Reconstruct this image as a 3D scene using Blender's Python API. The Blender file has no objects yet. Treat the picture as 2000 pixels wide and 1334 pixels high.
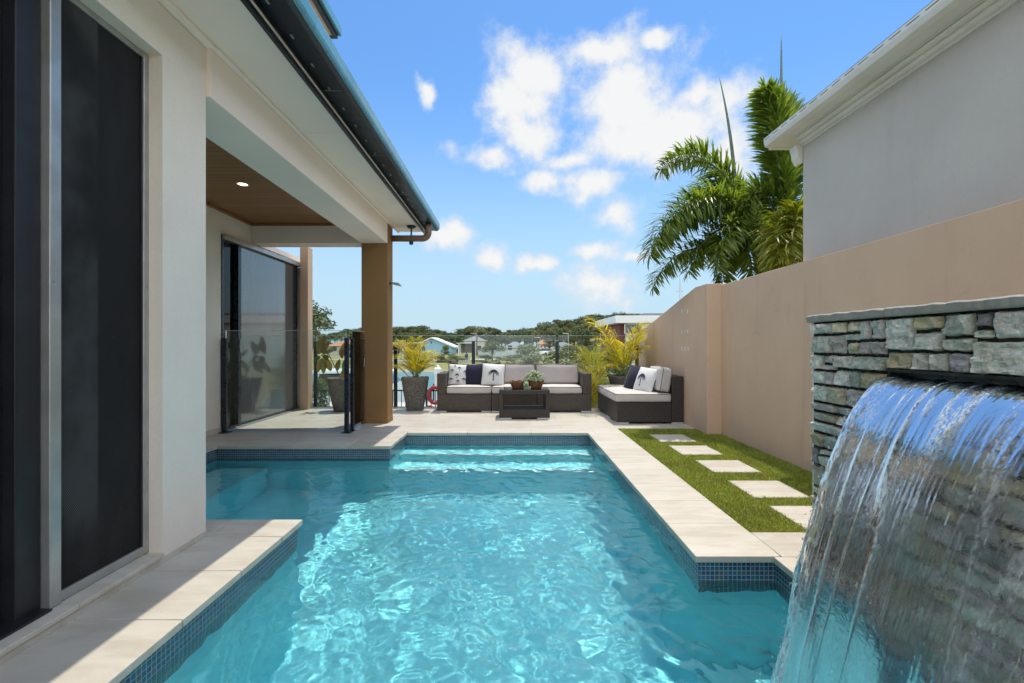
import bpy, bmesh, math, random
import numpy as np
from mathutils import Vector, Matrix, Euler
random.seed(7)
RNG = np.random.default_rng(11)
S = bpy.context.scene
COL = S.collection

# ------------------------------------------------------------------ camera
CX, CY, F, H = 998.0, 674.0, 900.0, 1.1          # the photo's vanishing point and focal length in its own pixels
cam = bpy.data.cameras.new('camera')
cam.sensor_width = 36.0
cam.lens = 36.0 * F / 2000.0
cam.shift_x = (1000 - CX) / 2000.0
cam.shift_y = (CY - 667.0) / 2000.0
cam.clip_start = 0.05
cam.clip_end = 3000
co = bpy.data.objects.new('camera', cam)
COL.objects.link(co)
co.location = (0, 0, H)
co.rotation_euler = (math.radians(90), 0, 0)
S.camera = co

# ------------------------------------------------------------------ sun, sky, exposure
TX, TY = 0.135, 0.30                              # the sun's lean to +X and +Y per metre of height
sun = bpy.data.lights.new('sun', 'SUN')
sun.energy = 2.1
sun.angle = math.radians(0.5)
sun.cycles.is_caustics_light = True            # sunlight bends through the pool water
sun.color = (1.0, 0.94, 0.84)
so = bpy.data.objects.new('sun', sun)
COL.objects.link(so)
sd = Vector((TX, TY, 1)).normalized()
so.rotation_euler = sd.to_track_quat('Z', 'Y').to_euler()
so.location = (3, 6, 30)

W = bpy.data.worlds.new('World')
S.world = W
W.use_nodes = True
wn, wl = W.node_tree.nodes, W.node_tree.links
wn.clear()
def wnode(t, **k):
    n = wn.new(t)
    for a, b in k.items():
        setattr(n, a, b)
    return n
out = wnode('ShaderNodeOutputWorld')
sky = wnode('ShaderNodeTexSky', sky_type='NISHITA', sun_disc=False)
sky.sun_elevation = math.asin(sd.z)
sky.sun_rotation = math.atan2(TX, TY)
sky.altitude = 0
sky.air_density = 1.15
sky.dust_density = 0.25
sky.ozone_density = 2.6
bg = wnode('ShaderNodeBackground')
bg.inputs['Strength'].default_value = 0.15
tc = wnode('ShaderNodeTexCoord')
DIR = tc.outputs['Generated']
dsep = wnode('ShaderNodeSeparateXYZ')
wl.new(DIR, dsep.inputs[0])
hzf = wnode('ShaderNodeMapRange', interpolation_type='SMOOTHSTEP')       # the pale band of air near the horizon
wl.new(dsep.outputs['Z'], hzf.inputs['Value'])
hzf.inputs['From Min'].default_value = -0.02
hzf.inputs['From Max'].default_value = 0.50
hmix = wnode('ShaderNodeMix', data_type='RGBA')
wl.new(hzf.outputs[0], hmix.inputs['Factor'])
hmix.inputs[6].default_value = (1.95, 2.65, 3.1, 1)
stn = wnode('ShaderNodeMix', data_type='RGBA', blend_type='MULTIPLY')
stn.inputs['Factor'].default_value = 1.0
wl.new(sky.outputs[0], stn.inputs[6])
stn.inputs[7].default_value = (0.345, 0.505, 0.63, 1)
wl.new(stn.outputs[2], hmix.inputs[7])
wl.new(hmix.outputs[2], bg.inputs['Color'])
wz = wnode('ShaderNodeTexNoise')
wz.inputs['Scale'].default_value = 8.0
wz.inputs['Detail'].default_value = 5.0
wl.new(DIR, wz.inputs['Vector'])
wsub = wnode('ShaderNodeVectorMath', operation='SUBTRACT')
wl.new(wz.outputs['Color'], wsub.inputs[0])
wsub.inputs[1].default_value = (0.5, 0.5, 0.5)
wsc = wnode('ShaderNodeVectorMath', operation='SCALE')
wl.new(wsub.outputs[0], wsc.inputs[0])
wsc.inputs['Scale'].default_value = 0.10
wadd = wnode('ShaderNodeVectorMath', operation='ADD')
wl.new(DIR, wadd.inputs[0])
wl.new(wsc.outputs[0], wadd.inputs[1])
CLOUDS = [(1035, 135, 66, 66), (1010, 200, 80, 60), (1030, 265, 70, 45), (960, 305, 60, 26), (1235, 200, 120, 105),
          (1320, 240, 140, 85), (1230, 275, 140, 58), (1120, 310, 70, 26), (1170, 95, 80, 40), (1290, 72, 40, 18),
          (1150, 355, 90, 30), (1070, 350, 45, 26), (1207, 415, 46, 34), (880, 460, 44, 26), (968, 500, 34, 28),
          (1165, 492, 55, 26), (1165, 560, 85, 46), (1242, 490, 24, 14), (822, 168, 18, 30), (1440, 290, 50, 60),
          (800, 700, 160, 8), (1360, 180, 60, 40), (1040, 515, 50, 16)]
prev = None
for (px, py, rx, ry) in CLOUDS:
    c = Vector(((px - CX) / F, 1, (CY - py) / F)).normalized()
    k = c.y ** 1.2
    yv = c
    xv = yv.cross(Vector((0, 0, 1))).normalized()
    zv = xv.cross(yv)
    R = Matrix((xv, yv, zv)).transposed()
    mp = wnode('ShaderNodeMapping', vector_type='TEXTURE')
    mp.inputs['Location'].default_value = c
    mp.inputs['Rotation'].default_value = R.to_euler()
    mp.inputs['Scale'].default_value = (rx / F * k, 0.6, ry / F * k)
    wl.new(wadd.outputs[0], mp.inputs['Vector'])
    ln = wnode('ShaderNodeVectorMath', operation='LENGTH')
    wl.new(mp.outputs[0], ln.inputs[0])
    if prev is None:
        prev = ln.outputs['Value']
    else:
        mn = wnode('ShaderNodeMath', operation='SMOOTH_MIN')
        wl.new(prev, mn.inputs[0])
        wl.new(ln.outputs['Value'], mn.inputs[1])
        mn.inputs[2].default_value = 0.25
        prev = mn.outputs[0]
fb = wnode('ShaderNodeTexNoise')
fb.inputs['Scale'].default_value = 12.0
fb.inputs['Detail'].default_value = 12.0
fb.inputs['Roughness'].default_value = 0.63
wl.new(DIR, fb.inputs['Vector'])
m1 = wnode('ShaderNodeMath', operation='MULTIPLY_ADD')
wl.new(fb.outputs['Fac'], m1.inputs[0])
m1.inputs[1].default_value = 2.5
m1.inputs[2].default_value = -0.22
bk = wnode('ShaderNodeMapRange', interpolation_type='SMOOTHSTEP')         # unseen broken cloud, added behind and overhead as neutral fill for the shade
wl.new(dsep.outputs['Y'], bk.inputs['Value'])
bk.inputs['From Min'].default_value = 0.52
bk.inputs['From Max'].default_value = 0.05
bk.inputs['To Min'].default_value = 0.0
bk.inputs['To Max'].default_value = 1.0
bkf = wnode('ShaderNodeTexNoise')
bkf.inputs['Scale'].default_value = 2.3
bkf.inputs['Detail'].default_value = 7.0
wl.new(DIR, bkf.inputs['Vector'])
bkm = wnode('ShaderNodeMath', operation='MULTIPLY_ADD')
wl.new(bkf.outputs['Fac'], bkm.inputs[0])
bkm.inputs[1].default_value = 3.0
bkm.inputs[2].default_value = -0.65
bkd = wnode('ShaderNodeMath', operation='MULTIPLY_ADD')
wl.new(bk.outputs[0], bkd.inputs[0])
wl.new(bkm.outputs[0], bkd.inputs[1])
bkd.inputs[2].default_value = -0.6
m2 = wnode('ShaderNodeMath', operation='SUBTRACT')
wl.new(m1.outputs[0], m2.inputs[0])
wl.new(prev, m2.inputs[1])
mr = wnode('ShaderNodeMapRange', interpolation_type='SMOOTHSTEP')
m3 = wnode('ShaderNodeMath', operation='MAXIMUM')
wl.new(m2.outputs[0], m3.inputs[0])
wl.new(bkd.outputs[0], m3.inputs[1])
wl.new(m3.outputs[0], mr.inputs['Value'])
mr.inputs['From Min'].default_value = -0.30
mr.inputs['From Max'].default_value = 0.66
mr.inputs['To Max'].default_value = 0.97
sh = wnode('ShaderNodeMapRange')
wl.new(m3.outputs[0], sh.inputs['Value'])
sh.inputs['From Min'].default_value = 0.15
sh.inputs['From Max'].default_value = 0.75
ccol = wnode('ShaderNodeMix', data_type='RGBA')
wl.new(sh.outputs[0], ccol.inputs['Factor'])
ccol.inputs[6].default_value = (0.78, 0.85, 0.93, 1)
ccol.inputs[7].default_value = (0.97, 0.97, 0.96, 1)
cbg = wnode('ShaderNodeBackground')
cbg.inputs['Strength'].default_value = 0.72
wl.new(ccol.outputs[2], cbg.inputs['Color'])
cst = wnode('ShaderNodeMapRange')                                          # the added clouds out of view are boosted to brighten the shade
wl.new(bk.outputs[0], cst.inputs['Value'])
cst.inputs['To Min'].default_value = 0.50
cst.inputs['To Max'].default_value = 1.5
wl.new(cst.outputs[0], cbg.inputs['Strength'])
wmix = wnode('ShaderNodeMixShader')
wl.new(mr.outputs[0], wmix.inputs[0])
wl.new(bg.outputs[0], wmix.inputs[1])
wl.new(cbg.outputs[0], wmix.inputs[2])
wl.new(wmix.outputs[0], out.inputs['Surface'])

S.view_settings.view_transform = 'Standard'
S.view_settings.look = 'None'
S.view_settings.exposure = 0.95
S.view_settings.gamma = 1.0
S.render.engine = 'CYCLES'
S.cycles.use_denoising = True
S.cycles.max_bounces = 12
S.cycles.diffuse_bounces = 5
S.cycles.transmission_bounces = 10
S.cycles.transparent_max_bounces = 16
S.cycles.caustics_reflective = False
S.cycles.caustics_refractive = True
S.cycles.sample_clamp_indirect = 6.0

# ------------------------------------------------------------------ helpers
def P3(px, py, D):
    """the world point that the photo shows at pixel (px, py) when it lies D metres away"""
    return Vector(((px - CX) / F * D, D, H + (CY - py) / F * D))

class MB:
    def __init__(s):
        s.v, s.f, s.m, s.c = [], [], [], []
    def add(s, vs, fs, mi=0, col=None):
        b = len(s.v)
        s.v += [tuple(p) for p in vs]
        s.f += [tuple(i + b for i in f) for f in fs]
        s.m += [mi] * len(fs)
        if col is not None:
            s.c += [col] * len(vs)
        return s
    def box(s, x0, x1, y0, y1, z0, z1, mi=0, col=None):
        vs = [(x0, y0, z0), (x1, y0, z0), (x1, y1, z0), (x0, y1, z0), (x0, y0, z1), (x1, y0, z1), (x1, y1, z1), (x0, y1, z1)]
        fs = [(0, 3, 2, 1), (4, 5, 6, 7), (0, 1, 5, 4), (1, 2, 6, 5), (2, 3, 7, 6), (3, 0, 4, 7)]
        return s.add(vs, fs, mi, col)
    def prism(s, poly, axis, a, b, mi=0):
        """poly: 2D outline; axis 'x','y' or 'z' is the direction it is pushed along from a to b"""
        def mk(p, t):
            return {'x': (t, p[0], p[1]), 'y': (p[0], t, p[1]), 'z': (p[0], p[1], t)}[axis]
        n = len(poly)
        vs = [mk(p, a) for p in poly] + [mk(p, b) for p in poly]
        fs = [tuple(range(n)), tuple(range(2 * n - 1, n - 1, -1))] + [(i, i + n, (i + 1) % n + n, (i + 1) % n) for i in range(n)]
        return s.add(vs, fs, mi)
    def tube(s, pts, r, n=8, mi=0, cap=True, col=None):
        pts = [Vector(p) for p in pts]
        rs = r if isinstance(r, (list, tuple)) else [r] * len(pts)
        vs, fs = [], []
        pu = None
        for i, p in enumerate(pts):
            t = (pts[min(i + 1, len(pts) - 1)] - pts[max(i - 1, 0)]).normalized()
            if pu is None:
                pu = t.orthogonal().normalized()
            u = (pu - t * pu.dot(t))
            u = u.normalized() if u.length > 1e-6 else t.orthogonal().normalized()
            pu = u
            w = t.cross(u)
            for k in range(n):
                a = 2 * math.pi * k / n
                vs.append(p + (u * math.cos(a) + w * math.sin(a)) * rs[i])
        for i in range(len(pts) - 1):
            for k in range(n):
                fs.append((i * n + k, i * n + (k + 1) % n, (i + 1) * n + (k + 1) % n, (i + 1) * n + k))
        if cap:
            fs.append(tuple(range(n - 1, -1, -1)))
            fs.append(tuple(range((len(pts) - 1) * n, len(pts) * n)))
        return s.add(vs, fs, mi, col)
    def lathe(s, prof, c=(0, 0, 0), n=24, mi=0):
        vs, fs = [], []
        for (r, z) in prof:
            for k in range(n):
                a = 2 * math.pi * k / n
                vs.append((c[0] + r * math.cos(a), c[1] + r * math.sin(a), c[2] + z))
        for i in range(len(prof) - 1):
            for k in range(n):
                fs.append((i * n + k, i * n + (k + 1) % n, (i + 1) * n + (k + 1) % n, (i + 1) * n + k))
        return s.add(vs, fs, mi)
    def build(s, name, mats, parent=None, smooth=False, bevel=0, seg=2, fix=True):
        me = bpy.data.meshes.new(name)
        me.from_pydata(s.v, [], s.f)
        if not isinstance(mats, (list, tuple)):
            mats = [mats]
        for m in mats:
            me.materials.append(m)
        if len(mats) > 1:
            me.polygons.foreach_set('material_index', s.m)
        if s.c:
            a = me.color_attributes.new('Col', 'FLOAT_COLOR', 'POINT')
            a.data.foreach_set('color', np.array([(*c[:3], 1.0) for c in s.c], dtype=np.float32).ravel())
        if smooth:
            me.polygons.foreach_set('use_smooth', [True] * len(me.polygons))
        if fix and len(s.f) < 60000:
            bm = bmesh.new()
            bm.from_mesh(me)
            bmesh.ops.recalc_face_normals(bm, faces=bm.faces)
            bm.to_mesh(me)
            bm.free()
        me.update()
        o = bpy.data.objects.new(name, me)
        COL.objects.link(o)
        if parent is not None:
            o.parent = parent
            root = parent
            off = Vector((0, 0, 0))
            while root is not None:
                off += Vector(root.location)
                root = root.parent
            o.location = -off
        if bevel:
            b = o.modifiers.new('Bevel', 'BEVEL')
            b.width = bevel
            b.segments = seg
            b.limit_method = 'ANGLE'
            b.harden_normals = False
        return o

def tag(o, label=None, cat=None, group=None, kind=None):
    if label: o['label'] = label
    if cat: o['category'] = cat
    if group: o['group'] = group
    if kind: o['kind'] = kind
    return o

def thing(name, label, cat, loc=(0, 0, 0), group=None):
    o = bpy.data.objects.new(name, None)
    o.empty_display_size = 0.2
    COL.objects.link(o)
    o.location = loc
    return tag(o, label, cat, group)

def struct(o):
    o['kind'] = 'structure'
    return o

def dup(o, parent=None, **k):
    c = o.copy()
    COL.objects.link(c)
    if parent is not None:
        c.parent = parent
    for ch in list(o.children):
        dup(ch, c)
    return c

# ------------------------------------------------------------------ materials
class NT:
    """a small helper to wire one material's nodes"""
    def __init__(s, name):
        s.mat = bpy.data.materials.new(name)
        s.mat.use_nodes = True
        s.n, s.l = s.mat.node_tree.nodes, s.mat.node_tree.links
        s.n.clear()
        s.out = s.n.new('ShaderNodeOutputMaterial')
        s.tc = s.n.new('ShaderNodeTexCoord')
        s.obj = s.tc.outputs['Object']
    def new(s, t, **k):
        n = s.n.new(t)
        for a, b in k.items():
            setattr(n, a, b)
        return n
    def put(s, sock, v):
        if isinstance(v, bpy.types.NodeSocket):
            s.l.new(v, sock)
        else:
            sock.default_value = v
    def math(s, op, a, b=None, c=None, clamp=False):
        n = s.new('ShaderNodeMath', operation=op, use_clamp=clamp)
        s.put(n.inputs[0], a)
        if b is not None: s.put(n.inputs[1], b)
        if c is not None: s.put(n.inputs[2], c)
        return n.outputs[0]
    def map(s, vec, scale=(1, 1, 1), loc=(0, 0, 0), rot=(0, 0, 0)):
        n = s.new('ShaderNodeMapping')
        s.put(n.inputs[0], vec)
        n.inputs['Location'].default_value = loc
        n.inputs['Rotation'].default_value = rot
        n.inputs['Scale'].default_value = scale
        return n.outputs[0]
    def noise(s, scale, detail=4, rough=0.55, vec=None, dist=0.0, col=False):
        n = s.new('ShaderNodeTexNoise')
        s.put(n.inputs['Vector'], vec if vec is not None else s.obj)
        n.inputs['Scale'].default_value = scale
        n.inputs['Detail'].default_value = detail
        n.inputs['Roughness'].default_value = rough
        n.inputs['Distortion'].default_value = dist
        return n.outputs['Color' if col else 'Fac']
    def ramp(s, v, a, b, lo=0.0, hi=1.0, smooth=True):
        n = s.new('ShaderNodeMapRange', interpolation_type='SMOOTHSTEP' if smooth else 'LINEAR')
        s.put(n.inputs['Value'], v)
        n.inputs['From Min'].default_value = a
        n.inputs['From Max'].default_value = b
        n.inputs['To Min'].default_value = lo
        n.inputs['To Max'].default_value = hi
        return n.outputs[0]
    def mix(s, f, a, b, mode='MIX'):
        n = s.new('ShaderNodeMix', data_type='RGBA', blend_type=mode)
        s.put(n.inputs['Factor'], f)
        s.put(n.inputs[6], (*a, 1) if isinstance(a, tuple) and len(a) == 3 else a)
        s.put(n.inputs[7], (*b, 1) if isinstance(b, tuple) and len(b) == 3 else b)
        return n.outputs[2]
    def bump(s, h, strength=0.3, dist=0.01, normal=None):
        n = s.new('ShaderNodeBump')
        s.put(n.inputs['Height'], h)
        n.inputs['Strength'].default_value = strength
        n.inputs['Distance'].default_value = dist
        if normal is not None:
            s.l.new(normal, n.inputs['Normal'])
        return n.outputs[0]
    def sep(s, vec):
        n = s.new('ShaderNodeSeparateXYZ')
        s.put(n.inputs[0], vec)
        return n.outputs
    def comb(s, x, y, z):
        n = s.new('ShaderNodeCombineXYZ')
        for i, v in enumerate((x, y, z)):
            s.put(n.inputs[i], v)
        return n.outputs[0]
    def bsdf(s, color, rough=0.6, normal=None, metal=0.0, spec=0.5, coat=0.0, sub=None, **k):
        n = s.new('ShaderNodeBsdfPrincipled')
        s.put(n.inputs['Base Color'], (*color, 1) if isinstance(color, tuple) and len(color) == 3 else color)
        s.put(n.inputs['Roughness'], rough)
        s.put(n.inputs['Metallic'], metal)
        s.put(n.inputs['Specular IOR Level'], spec)
        n.inputs['Coat Weight'].default_value = coat
        for a, b in k.items():
            s.put(n.inputs[a], b)
        if normal is not None:
            s.l.new(normal, n.inputs['Normal'])
        return n.outputs[0]
    def done(s, sh):
        s.l.new(sh, s.out.inputs['Surface'])
        return s.mat

def plain(name, color, rough=0.6, metal=0.0, spec=0.5, var=0.12, scale=6.0, bump=0.0, bscale=200.0, coat=0.0):
    t = NT(name)
    n = t.noise(scale, 5)
    dk = tuple(c * (1 - var) for c in color)
    lt = tuple(min(1, c * (1 + var)) for c in color)
    c = t.mix(t.ramp(n, 0.3, 0.7), dk, lt)
    nb = t.bump(t.noise(bscale, 3), bump, 0.004) if bump else None
    return t.done(t.bsdf(c, t.ramp(t.noise(scale * 3, 3), 0.2, 0.8, max(0.02, rough - 0.08), rough + 0.08), nb, metal, spec, coat))

def render_mat(name, color, streak=0.1, grain=0.35):
    t = NT(name)
    big = t.noise(1.1, 5, 0.6)
    st = t.noise(5.5, 6, 0.65, t.map(t.obj, (1, 1, 0.09)))
    fine = t.noise(230, 3)
    c = t.mix(t.ramp(big, 0.3, 0.7), tuple(v * 0.94 for v in color), tuple(min(1, v * 1.05) for v in color))
    c = t.mix(t.ramp(st, 0.54, 0.8, 0, streak), c, tuple(v * 0.45 for v in color))
    c = t.mix(t.math('MULTIPLY', t.ramp(t.noise(3.3, 7, 0.75, None, 1.5), 0.58, 0.66), min(0.16, streak * 0.5)), c, tuple(v * 0.6 for v in color))
    c = t.mix(t.ramp(fine, 0.35, 0.7, 0, 0.28), c, tuple(v * 0.72 for v in color))
    nb = t.bump(fine, grain, 0.006)
    nb = t.bump(t.noise(14, 3), 0.12, 0.01, nb)
    return t.done(t.bsdf(c, 0.88, nb, spec=0.25))

def travertine(name, brick=None, tint=1.0):
    t = NT(name)
    v = t.map(t.obj, (1.0, 4.5, 4.5))
    n1 = t.noise(2.2, 7, 0.62, v, 0.6)
    n2 = t.noise(26, 5, 0.6, v)
    base, alt = (0.71 * tint, 0.655 * tint, 0.565 * tint), (0.60 * tint, 0.535 * tint, 0.44 * tint)
    c = t.mix(t.ramp(n1, 0.38, 0.68), base, alt)
    c = t.mix(t.ramp(n2, 0.5, 0.75, 0, 0.45), c, (0.77 * tint, 0.73 * tint, 0.66 * tint))
    c = t.mix(t.math('MULTIPLY', t.ramp(t.noise(1.15, 6, 0.7, None, 1.0), 0.52, 0.68), 0.22), c, (0.42 * tint, 0.37 * tint, 0.30 * tint))
    pits = t.noise(70, 4, 0.65, t.map(t.obj, (1.0, 2.4, 2.4)))
    gate = t.noise(5.5, 3)
    pm = t.math('MULTIPLY', t.ramp(pits, 0.66, 0.71), t.ramp(gate, 0.48, 0.6))
    c = t.mix(pm, c, (0.27, 0.21, 0.15))
    h = t.math('SUBTRACT', n2, t.math('MULTIPLY', pm, 1.5))
    if brick:
        b = t.new('ShaderNodeTexBrick')
        t.put(b.inputs['Vector'], t.map(t.obj, (1, 1, 1), (0.13, 0.07, 0)))
        b.offset = 0.5
        b.inputs['Scale'].default_value = 1.0
        b.inputs['Mortar Size'].default_value = 0.0018
        b.inputs['Mortar Smooth'].default_value = 0.3
        b.inputs['Brick Width'].default_value = brick[0]
        b.inputs['Row Height'].default_value = brick[1]
        b.inputs['Color1'].default_value = (0.90, 0.90, 0.90, 1)
        b.inputs['Color2'].default_value = (1.0, 0.99, 0.97, 1)
        b.inputs['Mortar'].default_value = (0.42, 0.39, 0.34, 1)
        c = t.mix(1.0, c, b.outputs['Color'], 'MULTIPLY')
        h = t.math('SUBTRACT', h, b.outputs['Fac'])
    else:
        g = t.new('ShaderNodeNewGeometry')
        c = t.mix(1.0, c, t.mix(g.outputs['Random Per Island'], (0.91, 0.905, 0.89), (1.0, 0.995, 0.98)), 'MULTIPLY')
    nb = t.bump(h, 0.25, 0.002)
    return t.done(t.bsdf(c, t.ramp(n2, 0.2, 0.8, 0.36, 0.6), nb, spec=0.4))

def mosaic(name, pitch=0.0235):
    t = NT(name)
    x, y, z = t.sep(t.obj)
    u = t.math('DIVIDE', t.math('ADD', x, y), pitch)
    v = t.math('DIVIDE', t.math('ADD', z, 0.0345), pitch)
    fu, fv = t.math('FRACT', u), t.math('FRACT', v)
    edge = t.math('MINIMUM', t.math('MINIMUM', fu, t.math('SUBTRACT', 1.0, fu)), t.math('MINIMUM', fv, t.math('SUBTRACT', 1.0, fv)))
    tile = t.ramp(edge, 0.05, 0.1)
    wnz = t.new('ShaderNodeTexWhiteNoise', noise_dimensions='3D')
    t.put(wnz.inputs['Vector'], t.comb(t.math('FLOOR', u), t.math('FLOOR', v), 3.0))
    r = wnz.outputs['Value']
    c = t.mix(t.ramp(r, 0.1, 0.7), (0.012, 0.06, 0.155), (0.018, 0.115, 0.20))
    c = t.mix(t.ramp(r, 0.74, 0.95, 0, 0.75), c, (0.10, 0.085, 0.10))
    c = t.mix(t.ramp(t.noise(60, 3), 0.4, 0.7, 0, 0.35), c, (0.03, 0.19, 0.29))
    lime = t.ramp(t.math('ADD', z, t.math('MULTIPLY', t.noise(9, 4), 0.03)), -0.135, -0.105, 0.8, 0.0)
    c = t.mix(tile, (0.36, 0.335, 0.28), c)
    c = t.mix(t.math('MULTIPLY', lime, t.ramp(t.noise(30, 5), 0.35, 0.75, 0.15, 0.6)), c, (0.33, 0.29, 0.22))
    nb = t.bump(tile, 0.4, 0.002)
    return t.done(t.bsdf(c, t.math('SUBTRACT', 0.62, t.math('MULTIPLY', tile, 0.5)), nb, spec=0.6))

def plaster_mat():
    t = NT('pool plaster')
    n = t.noise(1.6, 5)
    sp = t.noise(190, 3)
    c = t.mix(t.ramp(n, 0.3, 0.7), (0.30, 0.79, 0.86), (0.37, 0.84, 0.89))
    c = t.mix(t.ramp(sp, 0.5, 0.75, 0, 0.25), c, (0.5, 0.84, 0.88))
    return t.done(t.bsdf(c, 0.8, None, spec=0.2))

def water_mat(name, trans=0.5, tint=(0.86, 0.97, 1.0), fine=0.05, fscale=60.0, ior=1.33, bdist=0.01, foam=False):
    """rippled clear water: part of the light goes straight through (so the sun reaches the floor), the rest bends"""
    t = NT(name)
    nb = t.bump(t.noise(fscale, 4, 0.6, None, 0.8), fine, bdist)
    rf = t.new('ShaderNodeBsdfRefraction')
    rf.inputs['IOR'].default_value = ior
    rf.inputs['Roughness'].default_value = 0.0
    rf.inputs['Color'].default_value = (*tint, 1)
    t.l.new(nb, rf.inputs['Normal'])
    tr = t.new('ShaderNodeBsdfTransparent')
    tr.inputs['Color'].default_value = (*tint, 1)
    mx = t.new('ShaderNodeMixShader')
    mx.inputs[0].default_value = trans
    t.l.new(rf.outputs[0], mx.inputs[1])
    t.l.new(tr.outputs[0], mx.inputs[2])
    gl = t.new('ShaderNodeBsdfGlossy')
    gl.inputs['Roughness'].default_value = 0.02
    t.l.new(nb, gl.inputs['Normal'])
    fr = t.new('ShaderNodeFresnel')
    fr.inputs['IOR'].default_value = ior
    t.l.new(nb, fr.inputs['Normal'])
    m2 = t.new('ShaderNodeMixShader')
    t.l.new(fr.outputs[0], m2.inputs[0])
    t.l.new(mx.outputs[0], m2.inputs[1])
    t.l.new(gl.outputs[0], m2.inputs[2])
    if not foam:
        return t.done(m2.outputs[0])
    at = t.new('ShaderNodeVertexColor', layer_name='Col')          # aerated streaks: white with air bubbles
    fx, fy, fz = t.sep(t.obj)
    fo = t.math('MULTIPLY', at.outputs['Color'], t.ramp(t.noise(130, 4, 0.6, t.map(t.obj, (1, 1, 0.22))), 0.42, 0.58, 0.05, 1.0))
    df = t.new('ShaderNodeBsdfDiffuse')
    df.inputs['Color'].default_value = (0.80, 0.86, 0.90, 1)
    tl = t.new('ShaderNodeBsdfTranslucent')
    tl.inputs['Color'].default_value = (0.80, 0.86, 0.90, 1)
    ad = t.new('ShaderNodeMixShader')
    ad.inputs[0].default_value = 0.5
    t.l.new(df.outputs[0], ad.inputs[1]); t.l.new(tl.outputs[0], ad.inputs[2])
    m3 = t.new('ShaderNodeMixShader')
    t.l.new(fo, m3.inputs[0])
    t.l.new(m2.outputs[0], m3.inputs[1]); t.l.new(ad.outputs[0], m3.inputs[2])
    return t.done(m3.outputs[0])

def glass_mat(name, tint=(0.93, 0.975, 0.96), rough=0.0):
    t = NT(name)
    tr = t.new('ShaderNodeBsdfTransparent')
    tr.inputs['Color'].default_value = (*tint, 1)
    gl = t.new('ShaderNodeBsdfGlossy')
    gl.inputs['Roughness'].default_value = rough
    fr = t.new('ShaderNodeFresnel')
    fr.inputs['IOR'].default_value = 1.45
    m2 = t.new('ShaderNodeMixShader')
    t.l.new(fr.outputs[0], m2.inputs[0])
    t.l.new(tr.outputs[0], m2.inputs[1])
    t.l.new(gl.outputs[0], m2.inputs[2])
    return t.done(m2.outputs[0])

def leaf_mat(name, a, b, trans=0.35, rough=0.45, obj_var=0.0, tips=None):
    """two-tone leaves: each leaf its own mix by island, translucent"""
    t = NT(name)
    g = t.new('ShaderNodeNewGeometry')
    f = t.ramp(g.outputs['Random Per Island'], 0.0, 1.0, smooth=False)
    c = t.mix(f, a, b)
    if tips:
        c = t.mix(t.ramp(t.math('FRACT', t.math('MULTIPLY', g.outputs['Random Per Island'], 37.0)), 0.86, 0.95), c, tips)
    if obj_var:
        oi = t.new('ShaderNodeObjectInfo')
        c = t.mix(t.math('MULTIPLY', oi.outputs['Random'], obj_var), c, (0.14, 0.12, 0.035))
        hv = t.math('FRACT', t.math('MULTIPLY', oi.outputs['Random'], 13.0))
        c = t.mix(t.math('MULTIPLY', hv, obj_var), c, (0.02, 0.045, 0.02))
    p = t.bsdf(c, rough, spec=0.35)
    tl = t.new('ShaderNodeBsdfTranslucent')
    t.l.new(t.mix(1.0, c, (1.9, 1.8, 0.9), 'MULTIPLY'), tl.inputs['Color'])
    m = t.new('ShaderNodeMixShader')
    m.inputs[0].default_value = trans
    t.l.new(p, m.inputs[1])
    t.l.new(tl.outputs[0], m.inputs[2])
    return t.done(m.outputs[0])

def rattan_mat(name, col):
    t = NT(name)
    x, y, z = t.sep(t.obj)
    u = t.math('MULTIPLY', t.math('ADD', x, y), 2 * math.pi / 0.024)
    v = t.math('MULTIPLY', z, 2 * math.pi / 0.012)
    ph = t.math('MULTIPLY', t.math('SIGN', t.math('SINE', u)), 1.57)
    w = t.math('MULTIPLY', t.math('ABSOLUTE', t.math('SINE', u)), t.math('MULTIPLY_ADD', t.math('SINE', t.math('ADD', v, ph)), 0.5, 0.5))
    n = t.noise(40, 4)
    c = t.mix(t.ramp(w, 0.0, 0.8), tuple(q * 0.45 for q in col), tuple(q * 1.25 for q in col))
    c = t.mix(t.ramp(n, 0.4, 0.7, 0, 0.4), c, tuple(q * 1.5 for q in col))
    return t.done(t.bsdf(c, 0.5, t.bump(w, 0.6, 0.003), spec=0.4))

def fabric_mat(name, col, dark=0.8):
    t = NT(name)
    x, y, z = t.sep(t.obj)
    w = t.noise(420, 2)
    n = t.noise(5, 5)
    c = t.mix(t.ramp(n, 0.35, 0.75), col, tuple(q * dark for q in col))
    c = t.mix(t.ramp(w, 0.35, 0.7, 0, 0.22), c, tuple(q * 0.7 for q in col))
    nb = t.bump(w, 0.25, 0.002)
    nb = t.bump(t.noise(11, 4, 0.6, None, 0.8), 0.35, 0.012, nb)
    return t.done(t.bsdf(c, 0.9, nb, spec=0.15, **{'Sheen Weight': 0.15}))

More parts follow.
